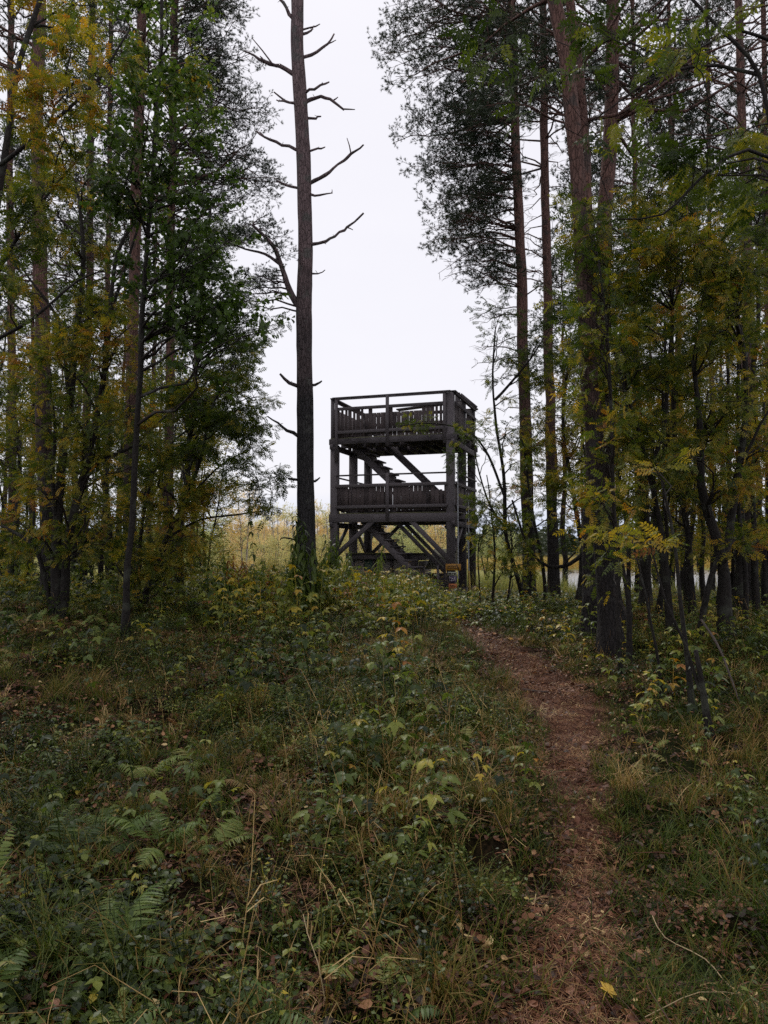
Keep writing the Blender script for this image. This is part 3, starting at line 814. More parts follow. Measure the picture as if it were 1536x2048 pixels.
    def whorls(s, z0, z1, l0, l1, n_per=4, step=.42, el=.15, tint=.3, dead_below=None, sc=1.0, droop=0.0, **kw):
        c, rad = s.stems[0]
        z = z0
        while z < z1:
            t = (z - z0) / (z1 - z0)
            p0 = np.array([np.interp(z, c[:, 2], c[:, k]) for k in range(3)]); rr = float(np.interp(z, c[:, 2], rad))
            for k in range(n_per):
                if s.r.random() < .18: continue
                a = s.r.uniform(0, 2 * math.pi)
                Ln = (l0 + (l1 - l0) * t) * s.r.uniform(.55, 1.15)
                e = el + .5 * t + s.r.uniform(-.25, .25) - droop
                d = np.array([math.cos(a) * math.cos(e), math.sin(a) * math.cos(e), math.sin(e)])
                p1 = p0 + d * Ln + np.array([0, 0, s.r.uniform(-.02, .12) * Ln])
                lv = dead_below is None or z > dead_below
                s.limb(p0, p1, min(rr * .4, .010 + .007 * Ln), tint + s.r.uniform(-.15, .15), leaves=lv, sag=s.r.uniform(-.08, .1), sc=sc, **kw)
            z += step * s.r.uniform(.7, 1.3)
    def finish(s, name, label, cat, barkm, leafm, protos, group=None, base=None, extra=None):
        base = s.stems[0][0][0] if base is None else np.asarray(base)
        root = empty(name, base, 0, label=label, category=cat)
        if group: root['group'] = group
        def part(nm, mb, mat, tint=False):
            V, T = mb.arrays(); mb.V = [V - base]; mb.T = [T]; mb.A = [np.concatenate(mb.A)]
            me = mb.mesh(nm, mat, True, tint); return obj(nm, me, root)
        part('trunk', s.wood, barkm)
        if s.br.n:
            b = part('branches', s.br, B_TWIG if barkm is not B_PINE and barkm is not B_CENTRE else barkm); b['kind'] = 'stuff'
        if s.pos:
            mb = MB(); bake(mb, protos, s.pos, s.ang, s.scl, np.clip(s.tint, 0, 1), s.g)
            Cr = part('crown', mb, leafm, True); Cr['kind'] = 'stuff'
            s.tris = sum(len(t) for t in mb.T)
            TRIS[0] += s.tris
        return root
TRIS = [0]
def stem_px(pts, Y, Yt=None):
    """pixel polyline given base first; the base is set on the ground at depth Y"""
    n = len(pts); Yt = Y if Yt is None else Yt
    o = [P(px, py, Y + (Yt - Y) * i / (n - 1)) for i, (px, py) in enumerate(pts)]
    o[0][2] = float(ground(o[0][0], o[0][1])) - .12
    if n > 2 and o[1][2] < o[0][2] + .3: o.pop(1)
    return o
def rpx(w, Y): return w / F_PX * Y / 2

# ---- the lone pine with dead snags in the middle
t = Tree(1); YC = 12.0
ctr = [(615, 1240), (614, 1100), (611, 950), (609, 800), (607, 640), (611, 500), (608, 350), (602, 220), (594, 100), (595, 0), (592, -150), (588, -420), (592, -640)]
c, rad = t.stem(stem_px(ctr, YC), rpx(37, YC), rpx(19, YC), 28, .05, .14, .01)
base = c[0]
root = empty('pine_tree', base, 0, label='tall bare pine with stubby dead snags left of the lookout tower', category='tree')
V, T = t.wood.arrays(); me = raw_mesh('trunk', V - base, T); me.materials.append(B_CENTRE); obj('trunk', me, root)
def on_trunk(py):
    return P(float(np.interp(py, [q[1] for q in ctr][::-1], [q[0] for q in ctr][::-1])), py, YC)
snags = [  # (trunk y, [(px, py)...], width px, [twiglets])
    (50, [(572, 15), (545, -30)], 7, []), (65, [(622, 55), (640, 48)], 4, []), (120, [(635, 102), (655, 88), (668, 68)], 7, [(655, 88, 672, 80)]),
    (72, [(616, 66), (626, 54)], 5, []), (152, [(560, 135), (528, 122), (488, 102)], 8, [(545, 128, 504, 76), (528, 122, 520, 112)]), (190, [(630, 175), (658, 164)], 6, []),
    (210, [(630, 195), (662, 200), (688, 220)], 8, [(664, 202, 676, 194), (688, 218, 710, 219)]), (208, [(566, 203), (553, 200)], 5, []), (212, [(568, 200), (548, 184)], 5, []),
    (236, [(630, 236), (642, 233)], 5, []), (303, [(565, 290), (530, 276), (512, 262)], 7, [(530, 276, 520, 264)]), (303, [(635, 299), (650, 294)], 5, []),
    (372, [(650, 350), (700, 308), (727, 290)], 7, [(702, 307, 694, 276), (650, 350, 655, 346)]), (380, [(570, 370), (552, 362)], 6, []), (388, [(640, 390), (665, 386)], 5, [(663, 386, 664, 379)]),
    (492, [(650, 480), (695, 455), (727, 426)], 6, [(695, 455, 706, 460), (644, 484, 652, 488)]), (780, [(580, 765), (560, 748)], 9, []), (772, [(632, 770), (643, 762)], 6, []),
    (882, [(575, 860), (535, 833)], 6, []), (960, [(630, 962), (640, 955)], 5, []), (1085, [(570, 1075), (560, 1080)], 4, []), (960, [(585, 958), (576, 956)], 5, []),
    (548, [(636, 548), (650, 540)], 4, []),
]
rg = random.Random(3)
for (ty, pts, w, tw) in snags:
    p0 = on_trunk(ty); s_ = 1 if pts[-1][0] > 600 else -1
    pl = [p0] + [P(px, py, YC + s_ * .0 + rg.uniform(-.1, .1)) for px, py in pts]
    cc = catmull(pl, .09); cc[1:-1] += np.random.default_rng(int(ty)).normal(0, .009, cc[1:-1].shape)
    r0 = rpx(w * 1.1, YC); mb = MB()
    rr = np.linspace(r0, r0 * .42, len(cc)) * (1 + .25 * np.abs(vnoise(np.arange(len(cc)) * .9, ty)))
    mb.add(*tube(cc, rr, 7, .25, 20, int(ty), cap=True))
    for (ax, ay, bx, by) in tw: mb.add(*tube([P(ax, ay, YC), P((ax + bx) / 2 + 1, (ay + by) / 2, YC), P(bx, by, YC)], [r0 * .4, r0 * .33, r0 * .2], 5, cap=True))
    for q in range(3):
        k = rg.randrange(1, len(cc) - 1); e = np.array([rg.uniform(-1, 1), rg.uniform(-1, 1), rg.uniform(-.6, 1)]) * .05
        mb.add(*tube([cc[k], cc[k] + e], [.006, .003], 4))
    V, T = mb.arrays(); me = raw_mesh('dead_branch', V - base, T); me.materials.append(B_CENTRE); obj('dead_branch', me, root)
# its one living limb on the left
t.wood = MB(); t.pos = []; t.cull = False
lc = catmull([on_trunk(625), P(583, 590, YC), P(562, 530, YC), P(545, 490, YC - .1), (P(505, 450, YC - .2))], .1)
t.br.add(*tube(lc, np.linspace(rpx(15, YC), rpx(5, YC), len(lc)), 8, .1, 8, 4))
lc2 = catmull([P(562, 530, YC), P(530, 508, YC), P(490, 498, YC), P(458, 485, YC)], .1)
t.br.add(*tube(lc2, np.linspace(rpx(7, YC), rpx(3, YC), len(lc2)), 6))
t.stems = [(lc, np.linspace(.05, .02, len(lc))), (lc2, np.linspace(.025, .012, len(lc2)))]
for (cx, cy, rx, ry, n) in ((520, 460, 50, 32, 9), (470, 500, 45, 35, 8), (520, 560, 60, 18, 7), (560, 520, 16, 20, 2), (500, 600, 60, 22, 5)):
    t.zone(cx, cy, rx, ry, YC, n, .35, dy=.3, lean=0, twigs=5, spr=2, sc=.75, bare=.4, twl=.3)
V, T = t.br.arrays(); me = raw_mesh('living_branch', V - base, T); me.materials.append(B_CENTRE); lb = obj('living_branch', me, root)
mb = MB(); bake(mb, SP_PINE, np.array(t.pos) - base, t.ang, t.scl, np.clip(t.tint, 0, 1), t.g)
me = mb.mesh('needles', M_PINE, True, True); o = obj('needles', me, lb, kind='stuff')
# its top, above the picture
t2 = Tree(2); t2.cull = False; t2.stems = [(c, rad)]
t2.whorls(12.6, 16.4, 2.2, .7, 4, .5, tint=.35, twigs=5, spr=3, sc=1.3)
V, T = t2.br.arrays(); me = raw_mesh('upper_branches', V - base, T); me.materials.append(B_CENTRE); obj('upper_branches', me, root, kind='stuff')
mb = MB(); bake(mb, SP_PINE_F, np.array(t2.pos) - base, t2.ang, t2.scl, np.clip(t2.tint, 0, 1), t2.g)
obj('crown', mb.mesh('crown', M_PINE, True, True), root, kind='stuff')

# ---- pines
def pine(seed, pts, Y, w0, w1, label, z0, z1, l0, l1, dead=None, n_per=4, step=.42, sides=16, zones=(), bark=None, group=None, cm=0, sc=1.15, far=False, **kw):
    t = Tree(seed); t.cm = cm
    t.stem(stem_px(pts, Y), rpx(w0, Y), rpx(w1, Y), sides, .10, .2, .02)
    kw = dict(dict(twigs=6, spr=2, bare=.2, twl=.36), **kw)
    t.whorls(z0, z1, l0, l1, n_per, step, dead_below=dead, sc=sc, **kw)
    for z in zones:
        t.zone(z[0], z[1], z[2], z[3], Y, z[4], z[5], dy=1.3, lean=-.12, twigs=8, spr=3, sc=sc, bare=.25, twl=.3, lmax=4, leaves=(len(z) < 7), r0=.008)
    return t.finish('pine_tree', label, 'tree', bark or B_PINE, M_PINE, SP_PINE_F if far else SP_PINE, group)
pine(11, [(1225, 1320), (1205, 1100), (1196, 1000), (1183, 800), (1174, 600), (1163, 480), (1152, 320), (1125, 90), (1110, 0), (1095, -150), (1080, -330)], 8.6, 38, 25,
     'thick leaning pine with reddish upper bark beside the bend of the path', 8.0, 9.9, 2.4, 1.2, n_per=3, sides=26)
pine(12, [(1180, 1270), (1178, 1100), (1182, 900), (1185, 700), (1183, 560), (1172, 350), (1158, 150), (1140, 0), (1130, -200)], 9.8, 30, 17,
     'slimmer pine close behind the thick leaning pine, rising parallel to it', 7.2, 9.6, 2.2, 1.2, dead=8.0, n_per=3, sides=22,
     zones=[(960, 190, 60, 40, 5, .3), (1000, 120, 60, 50, 5, .3)])
pine(13, [(1235, 1275), (1215, 1100), (1205, 900), (1198, 700), (1208, 500), (1217, 330), (1222, 150), (1226, 0), (1228, -200)], 10.2, 40, 22,
     'straight dark pine right of the two leaning pines', 7.4, 9.8, 2.6, 1.4, dead=8.2, n_per=4, sides=22, zones=[(1290, 120, 80, 80, 4, .3)])
pine(14, [(1058, 1205), (1056, 1000), (1048, 800), (1045, 650), (1040, 480), (1032, 300), (1028, 150), (1025, 0), (1020, -200), (1015, -420)], 16, 27, 11,
     'slender red-barked pine nearest the right side of the tower', 10.8, 18.5, 2.9, 1.2, n_per=4, step=.5,
     zones=[(830, 110, 75, 75, 18, .4), (900, 190, 80, 70, 17, .35), (960, 260, 70, 80, 13, .35), (850, 260, 60, 35, 9, .4), (930, 390, 85, 45, 19, .35), (880, 335, 55, 28, 9, .35), (910, 470, 55, 28, 6, .4), (960, 60, 80, 60, 16, .3), (800, 20, 40, 30, 4, .4),
            (950, 500, 70, 35, 9, .4), (975, 560, 50, 35, 6, .4), (900, 420, 50, 25, 6, .4), (950, 560, 60, 30, 4, .4, 1), (900, 540, 40, 25, 3, .4, 1), (925, 625, 55, 30, 3, .4, 1), (930, 470, 60, 40, 7, .4, 1), (930, 710, 70, 25, 3, .4, 1), (1110, 560, 50, 60, 5, .3, 1), (980, 800, 30, 60, 3, .3, 1)])
pine(15, [(1107, 1200), (1105, 1000), (1100, 800), (1096, 650), (1092, 450), (1090, 300), (1088, 100), (1085, -100), (1080, -350)], 17.5, 24, 10,
     'slender pine between the red-barked pine and the thick leaning pine', 10.5, 19, 2.6, 1.2, dead=12, n_per=4, step=.5, zones=[(1130, 330, 60, 80, 7, .3, 1), (1030, 480, 60, 70, 7, .3, 1), (1150, 120, 80, 80, 8, .3), (1060, 200, 60, 60, 8, .3)])
pine(16, [(1500, 1260), (1497, 1000), (1495, 800), (1494, 600), (1490, 350), (1482, 150), (1476, 0), (1470, -200)], 14, 26, 13,
     'dark straight pine trunk near the right border of the wood', 8.6, 16, 2.6, 1.3, dead=9.5, n_per=4, step=.45)
for sd_, x0, x1, Y, w in ((17, 1275, 1268, 21, 12), (18, 1425, 1417, 24, 11), (19, 1345, 1340, 27, 10), (20, 1540, 1530, 19, 15)):
    pine(sd_, [(x0, 1200), (x0, 1000), ((x0 + x1) / 2, 600), (x1, 250), (x1 - 3, 0), (x1 - 5, -150)], Y, w, w * .6,
         {17: 'thin pine seen over the yellow rowans, behind the straight dark pine', 18: 'thin pine with a wispy crown left of the dark pine at the right border', 19: 'thinnest distant pine between the two other thin pines right of the path', 20: 'thin pine cut by the right border of the view'}[sd_],
         8.5, 19, 2.4, 1.0, n_per=4, step=.6, sides=10, far=True, sc=1.5, spr=3, twigs=6)
# left side
pine(31, [(100, 1240), (98, 1100), (88, 800), (80, 550), (75, 300), (76, 150), (80, 0), (82, -200)], 13, 33, 22,
     'stout reddish pine behind the dark many-stemmed rowan on the left', 9.0, 14, 2.4, 1.6, n_per=3, step=.5, sides=20)
pine(32, [(165, 1210), (170, 900), (178, 600), (181, 300), (186, 0), (188, -200)], 21, 17, 11, 'thin pale red pine right of the stout pine on the left', 9, 18, 2.4, 1.0, dead=10, step=.5, far=True, sc=1.3, spr=3)
pine(33, [(260, 1215), (262, 900), (268, 600), (276, 300), (283, 0), (285, -200)], 16, 26, 17, 'reddish pine just behind the green aspen sapling', 8.6, 16, 2.6, 1.4, dead=9, step=.5)
pine(34, [(336, 1205), (339, 900), (341, 600), (345, 300), (350, 0), (352, -200)], 20, 20, 13, 'pine whose crown reaches out to the open sky, right of the green aspen sapling', 9.0, 18, 3.4, 1.6, step=.45,
     zones=[(430, 60, 70, 70, 16, .35), (470, 130, 60, 50, 12, .3), (440, 200, 70, 50, 12, .35), (500, 240, 50, 30, 9, .4), (450, 320, 70, 40, 10, .35), (520, 330, 45, 30, 7, .4), (480, 400, 50, 30, 9, .35), (540, 370, 40, 20, 6, .4), (430, 450, 60, 40, 8, .35), (490, 20, 40, 30, 8, .3)])
pine(35, [(28, 1220), (25, 800), (20, 400), (22, 0), (22, -200)], 19, 17, 11, 'narrow pine at the left border of the wood', 8, 18, 2.6, 1.2, step=.55, far=True, sc=1.4)
pine(36, [(215, 1210), (212, 800), (218, 400), (222, 0), (224, -150)], 26, 12, 8, 'distant thin pine between the thin pale red pine and the reddish pine', 9, 20, 2.6, 1.2, step=.6, far=True, sc=1.5)

DENS = .62; LT = 0
# ---- rowans and aspens
def broad(seed, stems, label, zones, Y, protos, leafm=M_ROWAN, bark=B_DARK, name='rowan_tree', cat='tree', cm=0, sc=1.0, tv=.15, sides=10, kw=None, wob=.03):
    t = Tree(seed); t.cm = cm; t.tv = tv
    for i, (pts, w0, w1) in enumerate(stems):
        if i: t.top = 0
        Ys = Y + (t.r.uniform(-.35, .35) if i else 0)
        if pts[0] == 'on':
            pl = [P(px, py, Y if k == 0 else Ys) for k, (px, py) in enumerate(pts[1:])]
        else: pl = stem_px(pts, Y, Ys)
        t.stem(pl, rpx(w0, Y), rpx(w1, Y), sides, .14, .16, wob)
    for z in zones:
        k = dict(dict(twigs=7, spr=3, sc=sc, bare=.25, twl=.32), **(kw or {}))
        t.zone(z[0], z[1], z[2], z[3], Y, max(2, int(z[4] * DENS + .5)), z[5] * .8 + .02 + LT, dy=z[6] if len(z) > 6 else 1.2, **k)
    return t.finish(name, label, cat, bark, leafm, protos)
LT = -.10
# left
broad(41, [([(118, 1235), (112, 1150), (112, 1050), (128, 920), (145, 780), (158, 650), (168, 520), (160, 400)], 24, 7),
           ([(130, 1235), (128, 1130), (150, 1010), (190, 850), (208, 740), (222, 620), (235, 500), (300, 400)], 20, 5),
           ([(110, 1235), (95, 1170), (75, 1100), (40, 1070), (0, 1050)], 12, 5),
           (['on', (150, 1010), (190, 930), (240, 905), (268, 890), (330, 830)], 9, 3),
           (['on', (112, 1050), (105, 950), (112, 850), (95, 760), (60, 700)], 9, 3),
           (['on', (140, 800), (120, 650), (60, 560), (20, 500)], 9, 3),
           (['on', (222, 620), (260, 500), (290, 420), (330, 330)], 7, 3)],
      'dark many-stemmed rowan with yellowing leaves on the left, forking right above the ground',
      [(120, 420, 130, 130, 26, .68), (60, 640, 100, 110, 20, .62), (210, 700, 120, 110, 24, .6), (110, 880, 130, 100, 26, .62), (250, 900, 90, 90, 18, .6), (60, 1060, 90, 70, 12, .72), (200, 1060, 90, 70, 14, .62), (130, 1180, 60, 40, 4, .7), (230, 560, 100, 80, 14, .5)],
      11, SP_ROWAN)
broad(42, [([(-60, 1300), (-70, 900), (-40, 600), (0, 330), (30, 160), (75, 20), (120, -100)], 20, 9),
           (['on', (-40, 600), (40, 480), (110, 380), (180, 300)], 9, 4), (['on', (0, 330), (100, 250), (200, 160), (260, 60)], 9, 4), (['on', (-50, 700), (60, 640), (150, 560), (200, 540)], 8, 3)],
      'rowan leaning in from the left border with rusty leaves high up',
      [(90, 90, 120, 110, 9, .85), (150, 220, 120, 90, 8, .8), (60, 330, 110, 90, 8, .75), (30, 520, 90, 90, 7, .5), (210, 60, 80, 80, 5, .7)], 7.5, SP_ROWAN)
broad(43, [([(250, 1275), (253, 1180), (262, 1040), (268, 900), (284, 720), (289, 600), (294, 480), (303, 340), (312, 200), (322, 60), (330, -80), (335, -180)], 14, 6)],
      'slim aspen sapling with fresh green leaves rising between the rowans on the left',
      [(330, 120, 120, 110, 14, .5), (280, 250, 100, 90, 10, .5), (400, 220, 70, 80, 8, .45), (350, 400, 120, 100, 14, .45), (430, 520, 90, 80, 12, .4), (330, 600, 110, 90, 11, .45), (330, -40, 140, 80, 8, .45), (480, 640, 70, 60, 9, .3), (240, 400, 70, 70, 6, .4)],
      9.6, SP_ASPEN, M_GREEN, name='aspen_sapling', sc=1.0, tv=.1, kw=dict(twigs=7, spr=3, sag=-.02))
broad(44, [([(285, 1245), (300, 1150), (330, 1080), (370, 1000), (405, 900), (430, 800), (470, 720)], 12, 3), ([(280, 1245), (275, 1120), (290, 1000), (330, 900), (390, 850), (450, 820)], 9, 3),
           (['on', (330, 1080), (400, 1040), (470, 1030), (540, 1020)], 6, 2), (['on', (370, 1000), (440, 930), (500, 900)], 5, 2), ([(290, 1245), (260, 1180), (230, 1130)], 7, 3)],
      'rowan with orange-yellow leaves low down, at the left edge of the open view',
      [(410, 1030, 55, 55, 20, .8), (330, 1090, 70, 60, 16, .62), (440, 900, 80, 60, 18, .38), (370, 820, 80, 70, 16, .45), (500, 840, 45, 50, 9, .25), (500, 960, 55, 40, 7, .3), (300, 960, 60, 60, 10, .6), (480, 740, 60, 40, 9, .22), (340, 1170, 90, 40, 8, .5), (540, 1010, 25, 16, 2, .6)],
      12.5, SP_ROWAN_F)
broad(45, [([(360, 1230), (362, 1100), (372, 950), (385, 800), (400, 650), (410, 520), (420, 400)], 14, 4)],
      'green rowan filling the edge of the wood right of the aspen sapling',
      [(420, 600, 90, 90, 16, .15), (470, 700, 75, 60, 14, .2), (380, 740, 80, 80, 14, .3), (440, 800, 80, 70, 14, .2), (400, 460, 80, 60, 10, .25), (520, 660, 45, 40, 6, .2), (530, 790, 30, 30, 4, .2), (380, 920, 70, 70, 10, .35)],
      14, SP_ROWAN_F, M_ROWAN)
broad(46, [([(20, 1225), (25, 1100), (40, 950), (30, 800)], 14, 5), ([(40, 1225), (60, 1100), (70, 980)], 9, 3)], 'low bushy rowan in the far left corner of the wood',
      [(40, 900, 80, 90, 12, .5), (20, 1050, 70, 70, 10, .55), (60, 760, 80, 80, 10, .45), (60, 1130, 90, 40, 8, .55)], 15, SP_ROWAN_F)
broad(47, [([(205, 1215), (200, 1100), (215, 950), (220, 800)], 12, 5), ([(190, 1215), (175, 1100), (160, 1000)], 9, 3)], 'bushy rowan standing behind the many-stemmed dark rowan',
      [(200, 800, 90, 90, 13, .45), (240, 1000, 90, 90, 13, .55), (140, 980, 80, 80, 12, .5), (300, 860, 70, 80, 9, .4), (220, 1120, 100, 40, 10, .5)], 16.5, SP_ROWAN_F)
LT = 0
# right
LT = -.07
DENS = .5
broad(51, [([(1345, 1300), (1335, 1200), (1322, 1080), (1300, 960), (1280, 860), (1245, 760), (1215, 640)], 15, 5), (['on', (1300, 960), (1330, 820), (1345, 650), (1330, 520), (1310, 420)], 10, 4)],
      'thin dark rowan leaning left, just right of the big pines',
      [(1240, 420, 80, 90, 20, .45), (1330, 520, 90, 80, 20, .58), (1250, 600, 90, 80, 20, .6), (1190, 740, 60, 60, 10, .5), (1280, 740, 80, 70, 14, .55), (1360, 380, 70, 60, 12, .3), (1290, 900, 70, 60, 8, .55)], 9.2, SP_ROWAN)
broad(52, [([(1388, 1250), (1382, 1150), (1365, 1010), (1352, 860), (1346, 700), (1340, 560)], 14, 5), (['on', (1365, 1010), (1400, 900), (1420, 780)], 8, 3)],
      'upright rowan stem with golden leaves in the middle of the right-hand thicket',
      [(1360, 680, 90, 80, 20, .66), (1410, 800, 80, 70, 16, .62), (1320, 900, 90, 70, 14, .66), (1300, 1020, 80, 60, 9, .66), (1400, 960, 80, 60, 8, .68), (1390, 560, 80, 60, 12, .6)], 11, SP_ROWAN)
broad(53, [([(1458, 1335), (1450, 1240), (1443, 1120), (1425, 1040), (1405, 960), (1400, 850), (1385, 720)], 29, 7), (['on', (1445, 1130), (1462, 1050), (1485, 920), (1496, 780), (1480, 640), (1455, 540)], 17, 6),
           (['on', (1485, 920), (1520, 850), (1560, 800)], 7, 3), ([(1398, 1255), (1410, 1190), (1428, 1130), (1445, 1090)], 14, 10)],
      'stout forked rowan with a side stem leaning into it, right of the path',
      [(1440, 640, 90, 80, 20, .5), (1500, 500, 80, 90, 18, .4), (1500, 760, 80, 80, 16, .6), (1430, 900, 80, 60, 10, .66), (1510, 940, 60, 80, 10, .68), (1400, 480, 80, 70, 14, .4), (1470, 1090, 80, 50, 5, .7)], 9.0, SP_ROWAN)
broad(54, [([(1475, 1250), (1478, 1100), (1490, 950), (1503, 800), (1512, 650), (1520, 500)], 20, 6), ([(1512, 1265), (1510, 1100), (1500, 900), (1490, 700)], 15, 5), ([(1545, 1265), (1540, 1000), (1530, 800)], 15, 5)],
      'clump of three dark rowan stems at the right border of the thicket',
      [(1500, 640, 70, 80, 14, .62), (1520, 830, 60, 80, 12, .68), (1490, 1000, 70, 70, 9, .7), (1530, 350, 60, 80, 12, .35), (1470, 380, 80, 60, 10, .4)], 11.5, SP_ROWAN)
broad(55, [([(1292, 1235), (1292, 1120), (1286, 1000), (1278, 860), (1268, 700), (1262, 560)], 24, 8), (['on', (1292, 1120), (1310, 1000), (1335, 880)], 8, 3)],
      'dark rowan trunk right behind the straight dark pine',
      [(1270, 660, 80, 80, 16, .6), (1230, 820, 70, 70, 12, .58), (1310, 800, 70, 70, 12, .62), (1260, 980, 70, 50, 8, .66), (1200, 920, 50, 60, 7, .55)], 13, SP_ROWAN_F)
broad(56, [([(1060, 1215), (1030, 1150), (1012, 1060), (1005, 950), (990, 850), (985, 760), (992, 660)], 10, 3), (['on', (1008, 990), (970, 900), (930, 860), (860, 846), (800, 852)], 6, 2),
           (['on', (1012, 1060), (980, 1010), (960, 950), (950, 900)], 5, 2), (['on', (990, 800), (1060, 720), (1100, 660)], 6, 2), ([(1090, 1215), (1085, 1140), (1060, 1000), (1040, 860)], 8, 3)],
      'airy green rowan whose long branch hangs across the upper deck of the tower',
      [(1000, 620, 45, 50, 7, .25), (1000, 740, 60, 50, 8, .2), (985, 860, 35, 50, 6, .25), (1060, 760, 60, 60, 9, .25), (1110, 660, 60, 50, 9, .2), (1040, 900, 60, 60, 9, .45), (1100, 860, 60, 70, 11, .5), (1080, 1000, 60, 60, 8, .66), (965, 1010, 25, 40, 3, .45), (930, 870, 32, 14, 3, .28), (860, 850, 40, 10, 3, .28), (1010, 1010, 40, 40, 4, .5), (915, 905, 20, 20, 2, .3)],
      14.5, SP_ROWAN_F, cm=120, kw=dict(twigs=5, spr=2))
broad(57, [([(1150, 1240), (1168, 1120), (1150, 1000), (1130, 860), (1140, 700)], 12, 4), (['on', (1165, 1110), (1140, 1128), (1110, 1134), (1080, 1125), (1050, 1085), (1025, 1000)], 8, 4)],
      'rowan with a sagging curved stem looping left between the pine trunks',
      [(1130, 760, 60, 70, 12, .4), (1150, 900, 60, 60, 11, .55), (1100, 960, 50, 50, 7, .62), (1190, 1040, 50, 50, 6, .6), (1190, 830, 60, 60, 8, .45), (1130, 600, 40, 50, 5, .3)], 13.5, SP_ROWAN_F, kw=dict(twigs=6, spr=3))
broad(58, [([(1600, 1380), (1610, 900), (1600, 500), (1560, 300), (1520, 150), (1430, 60), (1360, -20)], 20, 6), (['on', (1575, 340), (1500, 300), (1420, 345), (1330, 430), (1240, 440)], 8, 3), (['on', (1520, 150), (1440, 130), (1330, 150), (1250, 200), (1180, 250)], 8, 2), (['on', (1560, 90), (1480, 60), (1400, 100), (1290, 155)], 7, 2)],
      'near rowan beyond the right border, its long boughs arching across the top of the view',
      [(1390, 110, 60, 40, 3, .4), (1480, 200, 80, 80, 3, .5), (1260, 330, 50, 40, 4, .35), (1500, 420, 70, 60, 5, .3), (1400, 345, 70, 30, 5, .3), (1200, 60, 30, 40, 2, .4), (1100, 130, 30, 40, 2, .4), (975, 80, 15, 15, 2, .3)], 6, SP_ROWAN_BIG, sc=1.0, cm=40, kw=dict(twigs=3, spr=2))
# thin foreground saplings
for sd_, st, lab, zn in (
    (61, [([(1390, 1425), (1378, 1330), (1362, 1200), (1348, 1080), (1322, 960)], 11, 5)], 'thin bent sapling rising from the yellow herbs right of the path', [(1320, 960, 40, 30, 2, .5)]),
    (62, [([(1432, 1500), (1420, 1430), (1400, 1380), (1385, 1300)], 15, 9), (['on', (1400, 1380), (1372, 1290), (1330, 1200), (1300, 1080)], 8, 3)], 'sapling with a kinked mossy foot closest to the path on the right', [(1290, 1060, 40, 30, 2, .6)]),
    (63, [([(1325, 1400), (1318, 1340), (1300, 1260), (1285, 1180), (1262, 1080)], 7, 3)], 'thinnest sapling between the path bend and the thin bent sapling', [(1255, 1080, 35, 25, 2, .6)]),
    (64, [([(1240, 1365), (1238, 1300), (1236, 1200), (1240, 1120)], 8, 4)], 'thin sapling hugging the foot of the thick leaning pine', [(1235, 1110, 30, 30, 2, .4)])):
    Ys = {61: 6.3, 62: 5.6, 63: 6.8, 64: 7.5}[sd_]
    broad(sd_, st, lab, zn, Ys, SP_ROWAN, name='rowan_sapling', sides=8, kw=dict(twigs=3, spr=1))

DENS = 1
broad(65, [([(1262, 1340), (1256, 1240), (1238, 1100), (1228, 960), (1222, 800), (1214, 640), (1200, 520)], 10, 4)], 'slim leafy rowan growing right against the thick leaning pine',
      [(1190, 520, 40, 60, 5, .35), (1180, 680, 40, 70, 6, .42), (1200, 840, 45, 70, 6, .5), (1205, 980, 45, 60, 6, .45), (1225, 1100, 40, 50, 4, .5), (1170, 420, 30, 30, 2, .35)], 8.0, SP_ROWAN, name='rowan_sapling', kw=dict(twigs=5, spr=2))
broad(66, [([(985, 1215), (990, 1120), (980, 1020), (972, 950)], 6, 2), ([(1012, 1215), (1022, 1120), (1015, 1030)], 5, 2), ([(960, 1215), (955, 1130), (962, 1060)], 4, 2)], 'low many-stemmed sapling screening the lake right beside the tower',
      [(985, 1020, 35, 45, 6, .5), (1020, 1080, 35, 50, 6, .6), (970, 1110, 25, 40, 4, .55), (1040, 1150, 40, 35, 4, .6), (960, 1040, 18, 40, 2, .5)], 14, SP_ROWAN_F, name='rowan_sapling', sides=6, kw=dict(twigs=4, spr=2))
# thin dark poles filling the right-hand thicket
for i, (x0, x1, yt, Ys, w, lab) in enumerate([
    (1168, 1160, 760, 12.5, 8, 'thin dark pole between the red-barked pines and the leaning pines'),
    (1262, 1250, 700, 11.5, 10, 'thin dark pole just right of the leaning pines'),
    (1316, 1330, 640, 12.0, 11, 'slightly right-leaning pole before the lake glimpse'),
    (1340, 1322, 700, 10.0, 9, 'slightly left-leaning pole before the lake glimpse'),
    (1372, 1398, 600, 12.8, 12, 'pole leaning right towards the forked rowan'),
    (1412, 1405, 680, 13.5, 10, 'straight thin pole left of the forked rowan foot'),
    (1436, 1452, 560, 12.2, 11, 'tall thin pole hidden behind the forked rowan'),
    (1490, 1470, 620, 10.5, 10, 'left-leaning pole between the forked rowan and the border clump'),
    (1528, 1545, 600, 12.0, 14, 'right-leaning pole at the right border'),
    (1225, 1232, 820, 13.8, 8, 'short thin pole behind the foot of the leaning pines'),
    (1290, 1302, 880, 9.2, 6, 'thinnest pole near the middle of the thicket')]):
    mid = (x0 + x1) / 2 + (-1) ** i * 9
    broad(200 + i, [([(x0, 1240), (x0 + (-1) ** i * 5, 1100), (mid, (1240 + yt) / 2), (x1, yt)], w, max(3, w * .45))], lab, [(x1, yt + 30, 55, 70, 5, .62), (mid, (1240 + yt) / 2 - 60, 60, 60, 3, .66)], Ys, SP_ROWAN_F, name='rowan_sapling', sides=7, kw=dict(twigs=4, spr=2, bare=.35), wob=.05)

